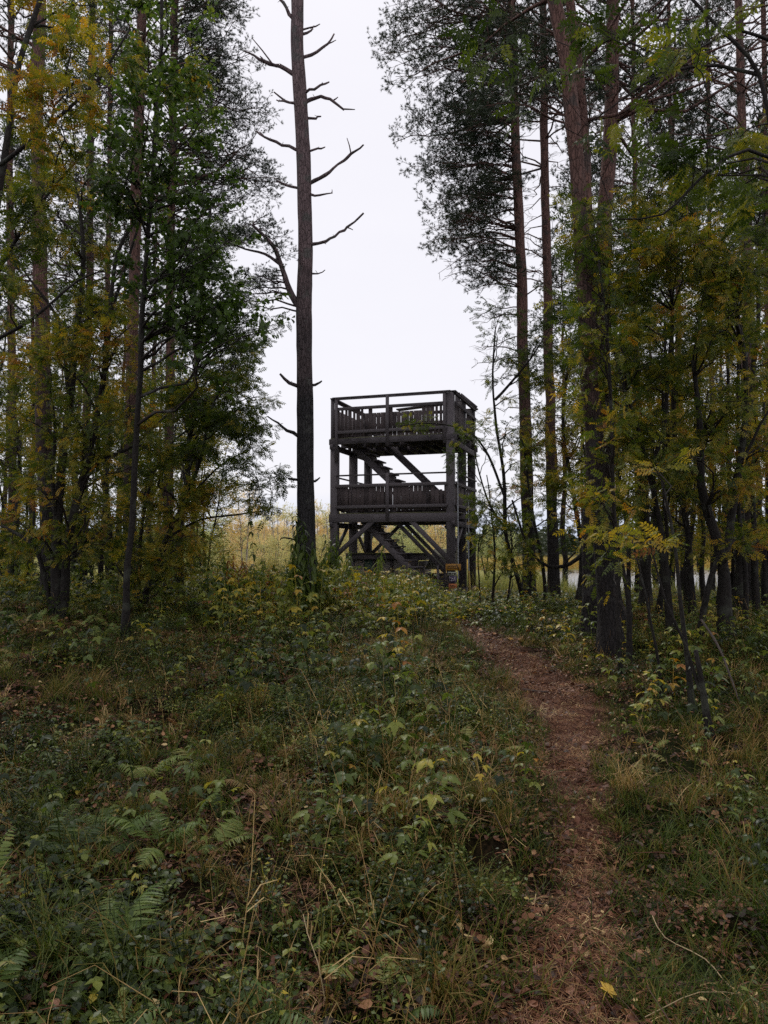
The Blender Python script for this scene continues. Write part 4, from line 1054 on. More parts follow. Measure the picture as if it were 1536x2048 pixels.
# ---- the wood behind: shared shapes, copied tree by tree
def copy_tree(root, loc, rz, s, label, group):
    r = root.copy(); COL.objects.link(r); r.location = Vector(loc); r.rotation_euler = (0, 0, rz); r.scale = (s, s, s)
    r['label'] = label; r['group'] = group
    for ch in root.children:
        c_ = ch.copy(); COL.objects.link(c_); c_.parent = r
    return r
def proto_pine(seed):
    t = Tree(seed); t.cull = False
    t.stem([(0, 0, -.3), (.05, 0, 5), (-.05, .1, 11), (0, 0, 17.5)], .15, .03, 8, .08, .6, .08)
    t.whorls(6.5, 17, 2.1, .6, 4, .62, tint=.4, twigs=5, spr=2, sc=2.1, bare=.25, twl=.36)
    return t.finish('pine_tree', '', 'tree', B_PINE, M_PINE, SP_PINE_F, base=(0, 0, 0))
def proto_broad(seed, h, tint, protos=SP_SMALL, leafm=M_ROWAN, bark=B_DARK, sc=1.7, name='rowan_tree', spread=1.5):
    t = Tree(seed); t.cull = False
    for k in range(4):
        a = k * 1.7; d = spread * .5
        t.stem([(0, 0, -.2), (math.cos(a) * d * .25, math.sin(a) * d * .25, h * .3), (math.cos(a) * d * .6, math.sin(a) * d * .6, h * .6), (math.cos(a) * d, math.sin(a) * d, h * .95)], .05, .015, 6, .1, .3, .06)
    for c_, rad_ in t.stems:
        for q in range(14):
            i = int(len(c_) * t.r.uniform(.12, 1)); i = min(i, len(c_) - 1); a = t.r.uniform(0, 6.28)
            p0 = c_[i]; p1 = p0 + np.array([math.cos(a), math.sin(a), t.r.uniform(.1, .9)]) * spread * t.r.uniform(.35, .8)
            t.limb(p0, p1, .014, tint, twigs=5, spr=3, sc=sc, twl=.4)
    return t.finish(name, '', 'tree', bark, leafm, protos, base=(0, 0, 0))
rw = random.Random(12)
def where_l(px, k):
    return k + (' outside the left border' if px < 0 else ' behind the stout reddish pine' if px < 135 else ' between the stout pine and the aspen sapling' if px < 250 else ' behind the aspen sapling' if px < 325 else ' right of the aspen sapling, by the open meadow')
def where_r(px, k):
    return k + (' behind the slender pines right of the tower' if px < 1180 else ' behind the leaning pines' if px < 1280 else ' behind the upright golden rowan' if px < 1405 else ' behind the stout forked rowan' if px < 1490 else ' near or past the right border')
def where_b(px, k):
    return k + (' at the wood edge, left end of the meadow' if px < 470 else ' on the meadow left of the bare pine' if px < 525 else ' close left of the bare pine' if px < 600 else ' between the bare pine and the tower' if px < 662 else ' seen through the left bay of the tower' if px < 780 else ' seen through the right bay of the tower' if px < 912 else ' right of the tower by the lake')
def plant_copies(protos, spots, labels, group, smin, smax, zoff=0):
    first = {}
    for i, (px, Y) in enumerate(spots):
        x = (px - 768) / F_PX * Y; z = float(ground(x, Y)) + zoff
        k = i % len(protos); s = rw.uniform(smin, smax)
        lab = labels(px, Y)
        if k not in first:
            first[k] = 1; r = protos[k]; r.location = (x, Y, z); r.rotation_euler = (0, 0, rw.uniform(0, 6)); r.scale = (s, s, s); r['label'] = lab; r['group'] = group
        else: copy_tree(protos[k], (x, Y, z), rw.uniform(0, 6), s, lab, group)
PP = [proto_pine(s) for s in (71, 72)]
plant_copies(PP, [(10, 33), (60, 27), (120, 38), (150, 29), (240, 34), (300, 28), (320, 40), (385, 34), (-80, 24), (-160, 20)], lambda px, Y: where_l(px, 'slender pine deep in the wood'), 'pines deep in the left-hand wood', .8, 1.0)
PP2 = [proto_pine(s) for s in (73, 74)]
plant_copies(PP2, [(1130, 30), (1190, 24), (1235, 33), (1310, 31), (1365, 22), (1400, 34), (1450, 30), (1520, 26), (1600, 22), (1700, 18), (1165, 37)], lambda px, Y: where_r(px, 'slender pine deep in the wood'), 'pines deep in the right-hand wood', .75, .95)
BB = [proto_broad(81, 6.5, .4), proto_broad(82, 6.0, .55), proto_broad(83, 5.0, .25)]
plant_copies(BB, [(-60, 17), (30, 22), (160, 24), (230, 20), (350, 22), (0, 30), (120, 30), (410, 29), (330, 33), (-150, 22), (270, 31)], lambda px, Y: where_l(px, 'bushy broadleaf tree deep in the wood'), 'bushy trees deep in the left-hand wood', .9, 1.15)
BB2 = [proto_broad(84, 6.0, .62), proto_broad(85, 5.6, .5)]
plant_copies(BB2, [(1230, 21), (1330, 18), (1460, 17), (1600, 16), (1370, 25), (1530, 23)], lambda px, Y: where_r(px, 'loose yellowing broadleaf tree'), 'loose trees deep in the right-hand thicket', .8, 1.0)
# pale birches and willows beyond the meadow
BI = [proto_broad(91, 5.6, .75, leafm=M_PALE, bark=B_BIRCH, sc=1.7, name='birch_tree', spread=.9), proto_broad(92, 5.0, .3, leafm=M_PALE, bark=B_BIRCH, sc=1.7, name='birch_tree', spread=1.1)]
plant_copies(BI, [(470, 60), (505, 52), (540, 60), (560, 48), (580, 55), (640, 50), (655, 58), (675, 46), (695, 54), (730, 60), (765, 50), (600, 62), (520, 68), (450, 48), (490, 46), (530, 50), (550, 66), (590, 44), (625, 56), (665, 42), (685, 62), (715, 47), (570, 70), (850, 60), (880, 52), (905, 64)], lambda px, Y: where_b(px, 'pale yellow birch with thin white stems'), 'pale birches beyond the tower', .85, 1.12)
WI = [proto_broad(93, 4.2, .1, leafm=M_PALE, sc=1.9, name='willow_bush', spread=1.7)]
for r_ in WI: r_['category'] = 'bush'
plant_copies(WI, [(480, 78), (430, 70), (820, 55), (850, 70), (900, 80), (540, 80), (970, 75), (1010, 90), (400, 60), (360, 66), (300, 60), (800, 80), (620, 75)], lambda px, Y: where_b(px, 'rounded grey-green willow bush'), 'willow bushes across the meadow', .8, 1.2)

# ================================================================== ground cover (instances on points; kind = stuff)
def put_tint(me, VT):
    at = me.attributes.new('tint', 'FLOAT', 'POINT'); at.data.foreach_set('value', np.asarray(VT[2], np.float32))
def proto_obj(name, VT, mat):
    me = raw_mesh(name, VT[0], VT[1]); me.materials.append(mat); put_tint(me, VT)
    return bpy.data.objects.new(name, me)                    # never linked: only the scatter draws it
def scatter(name, label, protos, pos, ang, scl, tint, **props):
    n = len(pos)
    me = bpy.data.meshes.new(name); me.vertices.add(n); me.vertices.foreach_set('co', np.asarray(pos, np.float32).ravel())
    def A(nm, typ, key, v):
        a = me.attributes.new(nm, typ, 'POINT'); a.data.foreach_set(key, v)
    # euler: roll about X, -pitch about Y, yaw about Z
    ang = np.asarray(ang, float)
    e = np.stack([ang[:, 2], -ang[:, 1], ang[:, 0]], -1)
    A('rot', 'FLOAT_VECTOR', 'vector', e.astype(np.float32).ravel())
    A('scl', 'FLOAT', 'value', np.asarray(scl, np.float32)); A('tint', 'FLOAT', 'value', np.clip(tint, 0, 1).astype(np.float32))
    A('idx', 'INT', 'value', np.random.default_rng(n).integers(0, len(protos), n).astype(np.int32))
    o = obj(name, me, None, kind='stuff', label=label, **props)
    ng = bpy.data.node_groups.new(name + '_scatter', 'GeometryNodeTree')
    ng.interface.new_socket('Geometry', in_out='INPUT', socket_type='NodeSocketGeometry'); ng.interface.new_socket('Geometry', in_out='OUTPUT', socket_type='NodeSocketGeometry')
    gi_, go_ = ng.nodes.new('NodeGroupInput'), ng.nodes.new('NodeGroupOutput')
    jn = ng.nodes.new('GeometryNodeJoinGeometry')
    for p_ in protos:
        oi = ng.nodes.new('GeometryNodeObjectInfo'); oi.inputs['Object'].default_value = p_; oi.inputs['As Instance'].default_value = True
        ng.links.new(oi.outputs['Geometry'], jn.inputs[0])
    ip = ng.nodes.new('GeometryNodeInstanceOnPoints'); ip.inputs['Pick Instance'].default_value = True
    def NA(nm, typ):
        a = ng.nodes.new('GeometryNodeInputNamedAttribute'); a.data_type = typ; a.inputs['Name'].default_value = nm; return a.outputs['Attribute']
    er = ng.nodes.new('FunctionNodeEulerToRotation')
    ng.links.new(NA('rot', 'FLOAT_VECTOR'), er.inputs[0]); ng.links.new(er.outputs[0], ip.inputs['Rotation'])
    ng.links.new(NA('scl', 'FLOAT'), ip.inputs['Scale']); ng.links.new(NA('idx', 'INT'), ip.inputs['Instance Index'])
    ng.links.new(gi_.outputs[0], ip.inputs['Points']); ng.links.new(jn.outputs[0], ip.inputs['Instance']); ng.links.new(ip.outputs[0], go_.inputs[0])
    md = o.modifiers.new('scatter', 'NODES'); md.node_group = ng
    return o
pr = random.Random(21)
def blade_tuft(n, Ln, w, spread=.6, bend=1.0, base=.02):
    mb = MB()
    for _ in range(n):
        a = pr.uniform(0, 6.283); l_ = Ln * pr.uniform(.5, 1.1); tilt = pr.uniform(.05, spread); bx, by = pr.gauss(0, base), pr.gauss(0, base)
        pts = []; x = z = 0; th = tilt; k = 4
        for i in range(k + 1):
            pts.append((bx + math.cos(a) * x, by + math.sin(a) * x, z)); th += bend * pr.uniform(.2, .5) * (i + 1) / k
            x += math.sin(min(th, 2.6)) * l_ / k; z += math.cos(min(th, 2.6)) * l_ / k
        sx, sy = -math.sin(a), math.cos(a); V, T = [], []
        for i, p_ in enumerate(pts):
            ww = w * (1 - (i / k) ** 2) / 2 + .0003
            V += [(p_[0] + sx * ww, p_[1] + sy * ww, p_[2]), (p_[0] - sx * ww, p_[1] - sy * ww, p_[2])]
        for i in range(k): T += [(2 * i, 2 * i + 1, 2 * i + 3), (2 * i, 2 * i + 3, 2 * i + 2)]
        mb.add(V, T, pr.gauss(0, .13))
    return fin(mb)
def bilberry(h=.16, n=34, size=.019):
    mb = MB()
    for s_ in range(5):
        a = pr.uniform(0, 6.28); tl = pr.uniform(.1, .6); top = np.array([math.cos(a) * tl * h, math.sin(a) * tl * h, h * pr.uniform(.7, 1.1)])
        mb.add(*tube([(0, 0, 0), top * .5 + [0, 0, .01], top], [.0014, .0012, .0008], 3))
        for k in range(n // 5):
            t_ = pr.uniform(.3, 1); p_ = top * t_ + np.array([pr.gauss(0, .016), pr.gauss(0, .016), pr.gauss(0, .008)])
            put(mb, leaf_shape(size * pr.uniform(.8, 1.2), size * .6, SIMPLE, .15, .1), p_, pr.uniform(0, 6.28), pr.uniform(-.4, .5), pr.uniform(-.5, .5), 1, pr.gauss(0, .13))
    return fin(mb)
def ground_leaves(n=9, size=.028, h=.05, spread=.07):
    mb = MB()
    for k in range(n):
        x, y, z = pr.gauss(0, spread), pr.gauss(0, spread), h * pr.uniform(.3, 1.2)
        mb.add(*strip([(x, y, 0), (x + .004, y, z)], .0014))
        for q in range(3): put(mb, leaf_shape(size * pr.uniform(.7, 1.1), size * .8, ROUND, .2, .25), (x, y, z), q * 2.09 + pr.uniform(-.3, .3), pr.uniform(-.35, .2), 0, 1, pr.gauss(0, .13))
    return fin(mb)
def tri_leaf(r, s, prof=TOOTH):
    mb = MB()
    put(mb, leaf_shape(s, s * .62, prof, .22, .25), (s * .12, 0, 0), 0, -.1)
    for sg in (-1, 1): put(mb, leaf_shape(s * .8, s * .5, prof, .22, .25), (0, 0, 0), sg * R(72), -.15, 0)
    return fin(mb)
def raspberry(h=.5, n=6, s=.065):
    mb = MB(); lean = pr.uniform(0, .25)
    top = np.array([lean * h, 0, h]); pts = [(0, 0, 0), top * .5 + [-.01, .01, 0], top]
    mb.add(*tube(pts, [.0035, .003, .002], 4))
    for k in range(n):
        t_ = .3 + .7 * k / (n - 1); p_ = top * t_; yw = k * 2.4 + pr.uniform(-.4, .4); pet = pr.uniform(.04, .09) * (1.3 - t_ * .5); el = pr.uniform(.1, .6)
        q_ = p_ + np.array([math.cos(yw) * math.cos(el), math.sin(yw) * math.cos(el), math.sin(el)]) * pet
        mb.add(*tube([p_, q_], [.0016, .0012], 3))
        put(mb, tri_leaf(pr, s * pr.uniform(.7, 1.15) * (1.15 - .25 * t_)), q_, yw, pr.uniform(-.5, .1), pr.uniform(-.3, .3), 1, pr.gauss(0, .13))
    return fin(mb)
def nettle(h=1.2, n=11, s=.10, w=.26, droop=.9):
    mb = MB(); lx, ly = pr.uniform(-.08, .08), pr.uniform(-.08, .08)
    top = np.array([lx * h, ly * h, h])
    mb.add(*tube([(0, 0, 0), top * .5 + [.01, 0, 0], top], [.006, .0045, .002], 4))
    for k in range(n):
        t_ = .25 + .75 * k / (n - 1); p_ = top * t_
        for q in (0, 1):
            yw = k * 1.57 + q * 3.14 + pr.uniform(-.35, .35)
            sz = s * (1.15 - .6 * max(0, t_ - .6) / .4) * pr.uniform(.8, 1.15)
            put(mb, leaf_shape(sz, sz * w, TOOTH if w > .3 else LEAFLET, .3, .55), p_ + np.array([math.cos(yw), math.sin(yw), .1]) * .015, yw, -pr.uniform(.1, droop), pr.uniform(-.3, .3), 1, pr.gauss(0, .1))
    return fin(mb)
SERR = [(0, .5), (.08, 1), (.13, .72), (.22, 1.05), (.28, .72), (.37, .95), (.43, .62), (.52, .8), (.58, .5), (.68, .62), (.74, .36), (.85, .4), (1, 0)]
def fern_frond(Ln=.42, pairs=15, droop=.5, prof=SERR):
    """arched stalk, bare below, with separate toothed side leaflets that shorten to a pointed tip"""
    mb = MB(); n = 10; pts = []; th = R(pr.uniform(48, 66)); x = z = 0; bend = R(60 + 60 * droop); tw = pr.uniform(-.5, .5); y = 0
    for i in range(n):
        pts.append((x, y, z)); st = Ln / (n - 1); x += math.cos(th) * st; z += math.sin(th) * st; y += tw * st * (i / n) ** 2; th -= bend / (n - 1) * (.4 + 1.4 * i / n)
    pts = np.array(pts); mb.add(*tube(pts, np.linspace(.003, .0008, n), 4))
    ev = lambda t_: np.array([np.interp(min(t_, 1) * (n - 1), range(n), pts[:, k]) for k in range(3)])
    for i in range(pairs):
        t_ = .24 + .75 * i / (pairs - 1); p_ = ev(t_); dv = ev(min(1, t_ + .05)) - ev(min(1, t_ + .05) - .06); pit = math.atan2(dv[2], dv[0])
        sh = math.sin(math.pi * min(1, .28 + (t_ - .24) / .76 * .72)) ** .8
        pl = Ln * .27 * max(.08, sh) * pr.uniform(.85, 1.1)
        for sg in (-1, 1):
            if pr.random() < .04: continue
            V, T = leaf_shape(pl, min(pl * .24, Ln * .75 / pairs * 1.05), prof, .12, .35)
            M = rotm(np.float64(sg * R(pr.uniform(60, 78))), np.float64(-.1 + pr.uniform(-.15, .15)), np.float64(pr.uniform(-.25, .25)))
            put(mb, (V @ M.T, T), p_, 0, pit, pr.uniform(-.08, .08), 1, pr.gauss(0, .07))
    return fin(mb)
def litter_leaf(s=.045):
    mb = MB(); V, T = leaf_shape(s, s * pr.uniform(.55, .85), TOOTH if pr.random() < .4 else ROUND, pr.uniform(-.3, .5), pr.uniform(-.3, .4)); mb.add(V + [0, 0, .004], T, pr.gauss(0, .2)); return fin(mb)
def litter_clump(n=9, s=.035):
    mb = MB()
    for _ in range(n): put(mb, litter_leaf(s * pr.uniform(.5, 1.2)), (pr.gauss(0, .07), pr.gauss(0, .07), pr.uniform(0, .015)), pr.uniform(0, 6.28), pr.uniform(-.4, .4), pr.uniform(-.6, .6))
    return fin(mb)
def needle_clump(n=26):
    mb = MB()
    for _ in range(n):
        x, y, a = pr.gauss(0, .06), pr.gauss(0, .06), pr.uniform(0, 6.28)
        for k in (-.12, .12): put(mb, strip([(0, 0, .003), (.025, 0, .007), (.05, 0, .004)], .0016), (x, y, pr.uniform(0, .012)), a + k, pr.uniform(-.2, .3), 0, 1, pr.gauss(0, .15))
    return fin(mb)
def moss_clump(n=26):
    mb = MB()
    for _ in range(n):
        V, T = leaf_shape(.022, .006, SIMPLE, .2, .1); put(mb, (V, T), (pr.gauss(0, .035), pr.gauss(0, .035), 0), pr.uniform(0, 6.28), pr.uniform(.4, 1.4), 0)
    return fin(mb)
def twig_bits(n=3):
    mb = MB()
    for _ in range(n):
        a = pr.uniform(0, 6.28); l_ = pr.uniform(.08, .3); p_ = np.array([pr.gauss(0, .08), pr.gauss(0, .08), .012]); d_ = np.array([math.cos(a), math.sin(a), pr.uniform(-.02, .25)])
        mb.add(*tube([p_, p_ + d_ * l_ * .5 + [0, .006, .01], p_ + d_ * l_], [.003, .0025, .0012], 4))
    return fin(mb)
def dry_stalk(h=.4):
    mb = MB(); a = pr.uniform(0, 6.28); b = pr.uniform(.1, .7)
    pts = [(0, 0, 0), (math.cos(a) * b * h * .2, math.sin(a) * b * h * .2, h * .5), (math.cos(a) * b * h * .6, math.sin(a) * b * h * .6, h * .9), (math.cos(a) * b * h, math.sin(a) * b * h, h * .93)]
    mb.add(*tube(pts, [.0018, .0015, .001, .0006], 3))
    for _ in range(3):
        t_ = pr.uniform(.2, .9); q = np.array(pts[1]) * t_; put(mb, strip([(0, 0, 0), (.06, 0, .02), (.13, 0, -.03)], .003), q, pr.uniform(0, 6.28), pr.uniform(0, .8))
    return fin(mb)
O = proto_obj
grass_p = [O('grass_shape', blade_tuft(12, .20, .0032, .9, 1.2, .02), M_GRASS) for _ in range(5)]
short_p = [O('short_grass_shape', blade_tuft(16, .09, .0026, .9, .8, .03), M_GRASS) for _ in range(4)]
sedge_p = [O('sedge_shape', blade_tuft(60, .42, .0034, .75, 1.5, .03), M_GRASS) for _ in range(3)]
bil_p = [O('bilberry_shape', bilberry(), M_HERB) for _ in range(5)]
gl_p = [O('ground_leaf_shape', ground_leaves(), M_HERB) for _ in range(5)]
ras_p = [O('raspberry_shape', raspberry(pr.uniform(.28, .5), pr.randint(5, 7)), M_HERB) for _ in range(6)]
fr_p = [O('fern_shape', fern_frond(pr.uniform(.16, .26), 15, pr.uniform(.3, .9), LEAFLET), M_FERN) for _ in range(4)]
lit_p = [O('litter_shape', litter_clump(), M_LITTER) for _ in range(5)]
ned_p = [O('needle_shape', needle_clump(), M_LITTER) for _ in range(4)]
mos_p = [O('moss_shape', moss_clump(), M_GRASS) for _ in range(3)]
twg_p = [O('twig_shape', twig_bits(), M_LITTER) for _ in range(4)]
dry_p = [O('dry_stalk_shape', dry_stalk(pr.uniform(.25, .5)), M_GRASS) for _ in range(5)]
net_p = [O('tall_herb_shape', nettle(pr.uniform(.9, 1.3), 10, .12, pr.choice((.22, .38))), M_HERB) for _ in range(5)]
reed_p = [O('reed_shape', blade_tuft(26, 1.1, .02, .35, .5, .12), M_REED) for _ in range(4)]
gr = np.random.default_rng(5)
def spots(n, y0=1.6, y1=13.5, bias=1.0, wide=.62):
    """random ground points inside the wedge the camera looks at, with a margin"""
    u = gr.random(n); y = (y0 ** (2 * bias) + u * (y1 ** (2 * bias) - y0 ** (2 * bias))) ** (1 / (2 * bias))
    x = gr.uniform(-1, 1, n) * (y * wide + .5)
    return x, y
FERN_AT = np.array([gpt(px, py)[:2] for px, py in ((215, 1690), (425, 1725), (320, 1745), (130, 1640), (300, 1575), (390, 1540), (500, 1610))])
def nofern(x, y, r=.24): return np.min([np.hypot(x - f[0], y - f[1] - .05) for f in FERN_AT], axis=0) > r
def field(n, dens, protos, name, label, smin, smax, tint, tvar=.12, y0=1.6, y1=13.5, bias=.75, tilt=.15, lift=0.0, scale_y=0.0):
    x, y = spots(n, y0, y1, bias)
    k = gr.random(n) < np.clip(dens(x, y), 0, 1)
    x, y = x[k], y[k]; z = ground(x, y) + lift; m_ = len(x)
    tn = tint(x, y) if callable(tint) else tint
    ang = np.stack([gr.uniform(0, 6.283, m_), gr.normal(0, tilt, m_), gr.normal(0, tilt, m_)], -1)
    s_ = gr.uniform(smin, smax, m_) * (1 + scale_y * np.clip(y - 5, 0, 10)) * (1 + .3 * vnoise(x * 1.7, y * 1.7, 0, 90))
    return scatter(name, label, protos, np.stack([x, y, z], -1), ang, s_, tn + gr.normal(0, tvar, m_))
pd = path_d
def cl(x, y, s, f, lo=-.2, hi=.4): return np.clip((fbm(x * f, y * f, 0, s, 2) - lo) / (hi - lo), 0, 1)
off = lambda x, y, a=.8, b=1.4: np.clip((pd(x, y) - a) / (b - a), 0, 1)
side = lambda x, y: x - np.interp(y, PATH[:, 1], PATH[:, 0])      # <0 left of the path
field(30000, lambda x, y: .3 + .7 * cl(x, y, 50, 1.1), lit_p, 'leaf_litter', 'brown fallen leaves and bark scraps covering the forest floor', .35, 1.15, .42, .22, scale_y=.04)
field(17000, lambda x, y: np.clip(1.5 - pd(x, y) * .8, .10, 1), ned_p, 'pine_needle_litter', 'rusty pine needles strewn over the path and its edges', .8, 1.3, .62, .14, tilt=.1, lift=.004)
field(17000, lambda x, y: np.maximum(off(x, y, .8, 1.3), .8 * (y < 4.6) * cl(x, y, 81, 2.6, .0, .3)) * (.25 + .6 * np.clip(1 - np.abs(pd(x, y) - 1.8) / 2, 0, 1)) * cl(x, y, 61, 1.5, -.5, .3), short_p, 'short_grass', 'short green grass bordering the path', .7, 1.4, .36, .14, y0=1.5)
field(17000, lambda x, y: np.maximum(off(x, y, .9, 1.8), .35 * (y < 5) * cl(x, y, 80, 2.2)) * (.3 + .7 * cl(x, y, 62, .8)), grass_p, 'grass', 'thin mixed green and straw grass over the slope', .7, 1.3, lambda x, y: .42 + .38 * vnoise(x * 1.1, y * 1.1, 0, 71) + .2 * np.clip((4.2 - y) / 1.5, 0, 1) * (vnoise(x * 1.9, y * 1.9, 0, 92) > -.35), .17)
field(12000, lambda x, y: off(x, y, .8, 1.5) * (.3 + .7 * cl(x, y, 63, .9, -.3, .2)), mos_p, 'moss', 'dark green moss between the herbs', .7, 1.5, .28, .1)
field(13000, lambda x, y: off(x, y, 1.5, 2.6) * (.35 + .65 * np.clip((y - 2.9) / 1.2, 0, 1)) * cl(x, y, 64, 1.0, .0, .3) * np.where(side(x, y) < 0, 1, .6) * nofern(x, y), bil_p, 'bilberry_undergrowth', 'low dark green bilberry growth on the slope', .7, 1.35, lambda x, y: .22 + .18 * vnoise(x * .8, y * .8, 0, 72), .17)
field(6000, lambda x, y: off(x, y, 1.0, 1.8) * cl(x, y, 65, .9, .0, .35) * nofern(x, y, .15), gl_p, 'ground_leaves', 'small round green leaves close to the ground', .7, 1.4, .33, .1)
field(4200, lambda x, y: off(x, y, 1.5, 2.8) * cl(x, y, 66, .75, -.05, .45) * np.where(side(x, y) < 0, .25 + .75 * np.clip(1 - np.abs(side(x, y) + 1.6 + .1 * y) / 2.2, 0, 1), .4) * np.clip((y - 2.6) / 2, 0, 1), ras_p, 'raspberry_undergrowth', 'scattered leafy raspberry shoots on the slope', .45, 1.15, lambda x, y: .32 + .22 * vnoise(x * .6, y * .6, 0, 73), .17, y0=3, bias=1.1)
field(4200, lambda x, y: off(x, y, 1.6, 2.6) * cl(x, y, 67, .5, -.15, .3) * np.where(side(x, y) < 0, 1, .25), fr_p, 'small_ferns', 'small fern fronds mixed into the undergrowth', .6, 1.15, lambda x, y: .5 + .35 * vnoise(x * .9, y * .9, 0, 74), .25, tilt=.3)
field(1500, lambda x, y: off(x, y, .7, 1.2) * .8, twg_p, 'fallen_twigs', 'thin dead twigs lying in the undergrowth', .5, 1.1, .3, .2, lift=.01)
field(3200, lambda x, y: off(x, y, 1.2, 2.4) * cl(x, y, 68, .8, -.3, .4), dry_p, 'dry_grass_stalks', 'bent straw-coloured dry stalks among the herbs', .6, 1.2, .72, .16)
field(420, lambda x, y: off(x, y, 1.6, 2.5) * cl(x, y, 69, .9, -.1, .3), sedge_p, 'sedge_tufts', 'dark arching sedge tufts low on the slope', .5, .95, lambda x, y: .38 + .3 * vnoise(x * 1.3, y * 1.3, 0, 75), .12, y0=1.8, y1=9)
def lim(px, Y, z, s_, hh):
    """growth is lower where the tower, the lake and the meadow show over it"""
    top = np.interp(px, [380, 450, 560, 600, 640, 690, 720, 850, 890, 930, 960, 1000, 1120, 1600], [1080, 1125, 1125, 1090, 1080, 1128, 1138, 1142, 1190, 1192, 1165, 1190, 1208, 1208]) + gr.normal(0, 9, len(px))
    zt = EYE + (1100 - top) / F_PX * Y
    return np.clip(np.minimum(s_, (zt - z) / hh), .18, 9)
field(9000, lambda x, y: off(x, y, 1.1, 1.8) * .9, grass_p, 'crest_grass', 'mixed green and straw grass on the crest and behind it', 1.1, 2.2, .45, .2, y0=12, y1=31, bias=.9)
field(5000, lambda x, y: off(x, y, 1.1, 1.8) * .9, gl_p, 'crest_ground_leaves', 'low green leaves on the crest and behind it', 1.5, 3.0, .35, .2, y0=12, y1=30, bias=.9)
# taller herbs along the crest, in front of the tower and along the wood's edge
def crest(n, px0, px1, Y0, Y1, protos, name, label, smin, smax, tint, tvar=.14, tilt=.12, hh=1.1):
    px, Y = gr.uniform(px0, px1, n), gr.uniform(Y0, Y1, n)
    x = (px - 768) / F_PX * Y; k = (pd(x, Y) > 1.6) | (Y > 11.3); x, Y = x[k], Y[k]; px = px[k]
    z = ground(x, Y); m_ = len(x)
    ang = np.stack([gr.uniform(0, 6.283, m_), gr.normal(0, tilt, m_), gr.normal(0, tilt, m_)], -1)
    return scatter(name, label, protos, np.stack([x, Y, z], -1), ang, lim(px, Y, z, gr.uniform(smin, smax, m_), hh), tint + gr.normal(0, tvar, m_))
crest(620, 420, 905, 11.5, 20, net_p, 'tall_herbs', 'tall green and yellow herbs on the crest before the tower', .45, .95, .52, .18)
crest(650, 400, 980, 10, 21, ras_p, 'raspberry_thicket', 'leafy raspberry thicket on the crest before the tower', 1.0, 2.0, .54, .16, hh=.5)
crest(330, -100, 520, 10.5, 20, ras_p, 'wood_edge_shrubs', 'leafy low shrubs under the left-hand wood', .7, 1.8, .33, .2, hh=.5)
crest(330, 960, 1700, 8, 20, ras_p, 'thicket_undergrowth', 'yellowing low shrubs under the right-hand thicket', .6, 1.4, .48, .2, hh=.5)
crest(500, 400, 1000, 13, 24, dry_p, 'dry_crest_stalks', 'brown dry stalks standing on the crest', 1.6, 2.6, .75, .15, hh=.42)
def meadow(n, y0, y1, fx, name, label, tint, smin, smax, tvar=.15):
    y = y0 + (y1 - y0) * gr.random(n) ** 1.3; x = gr.uniform(-1, 1, n) * y * .7
    k = fx(x, y); x, y = x[k], y[k]; z = ground(x, y); k = z > WATER_Z + .05; x, y, z = x[k], y[k], z[k]; m_ = len(x)
    ang = np.stack([gr.uniform(0, 6.283, m_), gr.normal(0, .1, m_), gr.normal(0, .1, m_)], -1)
    return scatter(name, label, reed_p, np.stack([x, y, z], -1), ang, gr.uniform(smin, smax, m_), tint + gr.normal(0, tvar, m_))
meadow(9000, 25, 75, lambda x, y: np.abs(x / y - .1) < .6, 'meadow_grass', 'pale yellow-green meadow grass beyond the tower', .25, .5, .95)
meadow(5000, 108, 150, lambda x, y: x / y > 0, 'reed_bed', 'orange-yellow reeds on the far lake shore', .85, 1.2, 1.9)

def far_tree():
    mb = MB(); h_ = pr.uniform(8, 12); conif = pr.random() < .5
    mb.add(*tube([(0, 0, 0), (0, 0, h_ * .9)], [.18, .04], 5))
    for _ in range(150):
        t_ = pr.uniform(.12, 1); rr = (1 - t_) * 2.2 + .15 if conif else 2.6 * math.sin(math.pi * min(.97, t_)) ** .6
        a = pr.uniform(0, 6.28); q = rr * math.sqrt(pr.random())
        V, T = rhomb(1.3, .9); put(mb, (V, T), (math.cos(a) * q, math.sin(a) * q, t_ * h_), a + pr.gauss(0, .5), pr.uniform(-.9, .5), pr.uniform(-1, 1))
    return fin(mb)
far_p = [O('far_tree_shape', far_tree(), M_PINE) for _ in range(4)]
n_ = 1500; yy = gr.uniform(240, 420, n_); xx = gr.uniform(-1, 1, n_) * yy * .9
scatter('far_forest', 'dark low line of forest beyond the lake and meadow', far_p, np.stack([xx, yy, ground(xx, yy) - .2], -1), np.stack([gr.uniform(0, 6, n_), np.zeros(n_), np.zeros(n_)], -1), gr.uniform(.7, 1.1, n_), .5 + gr.normal(0, .2, n_))

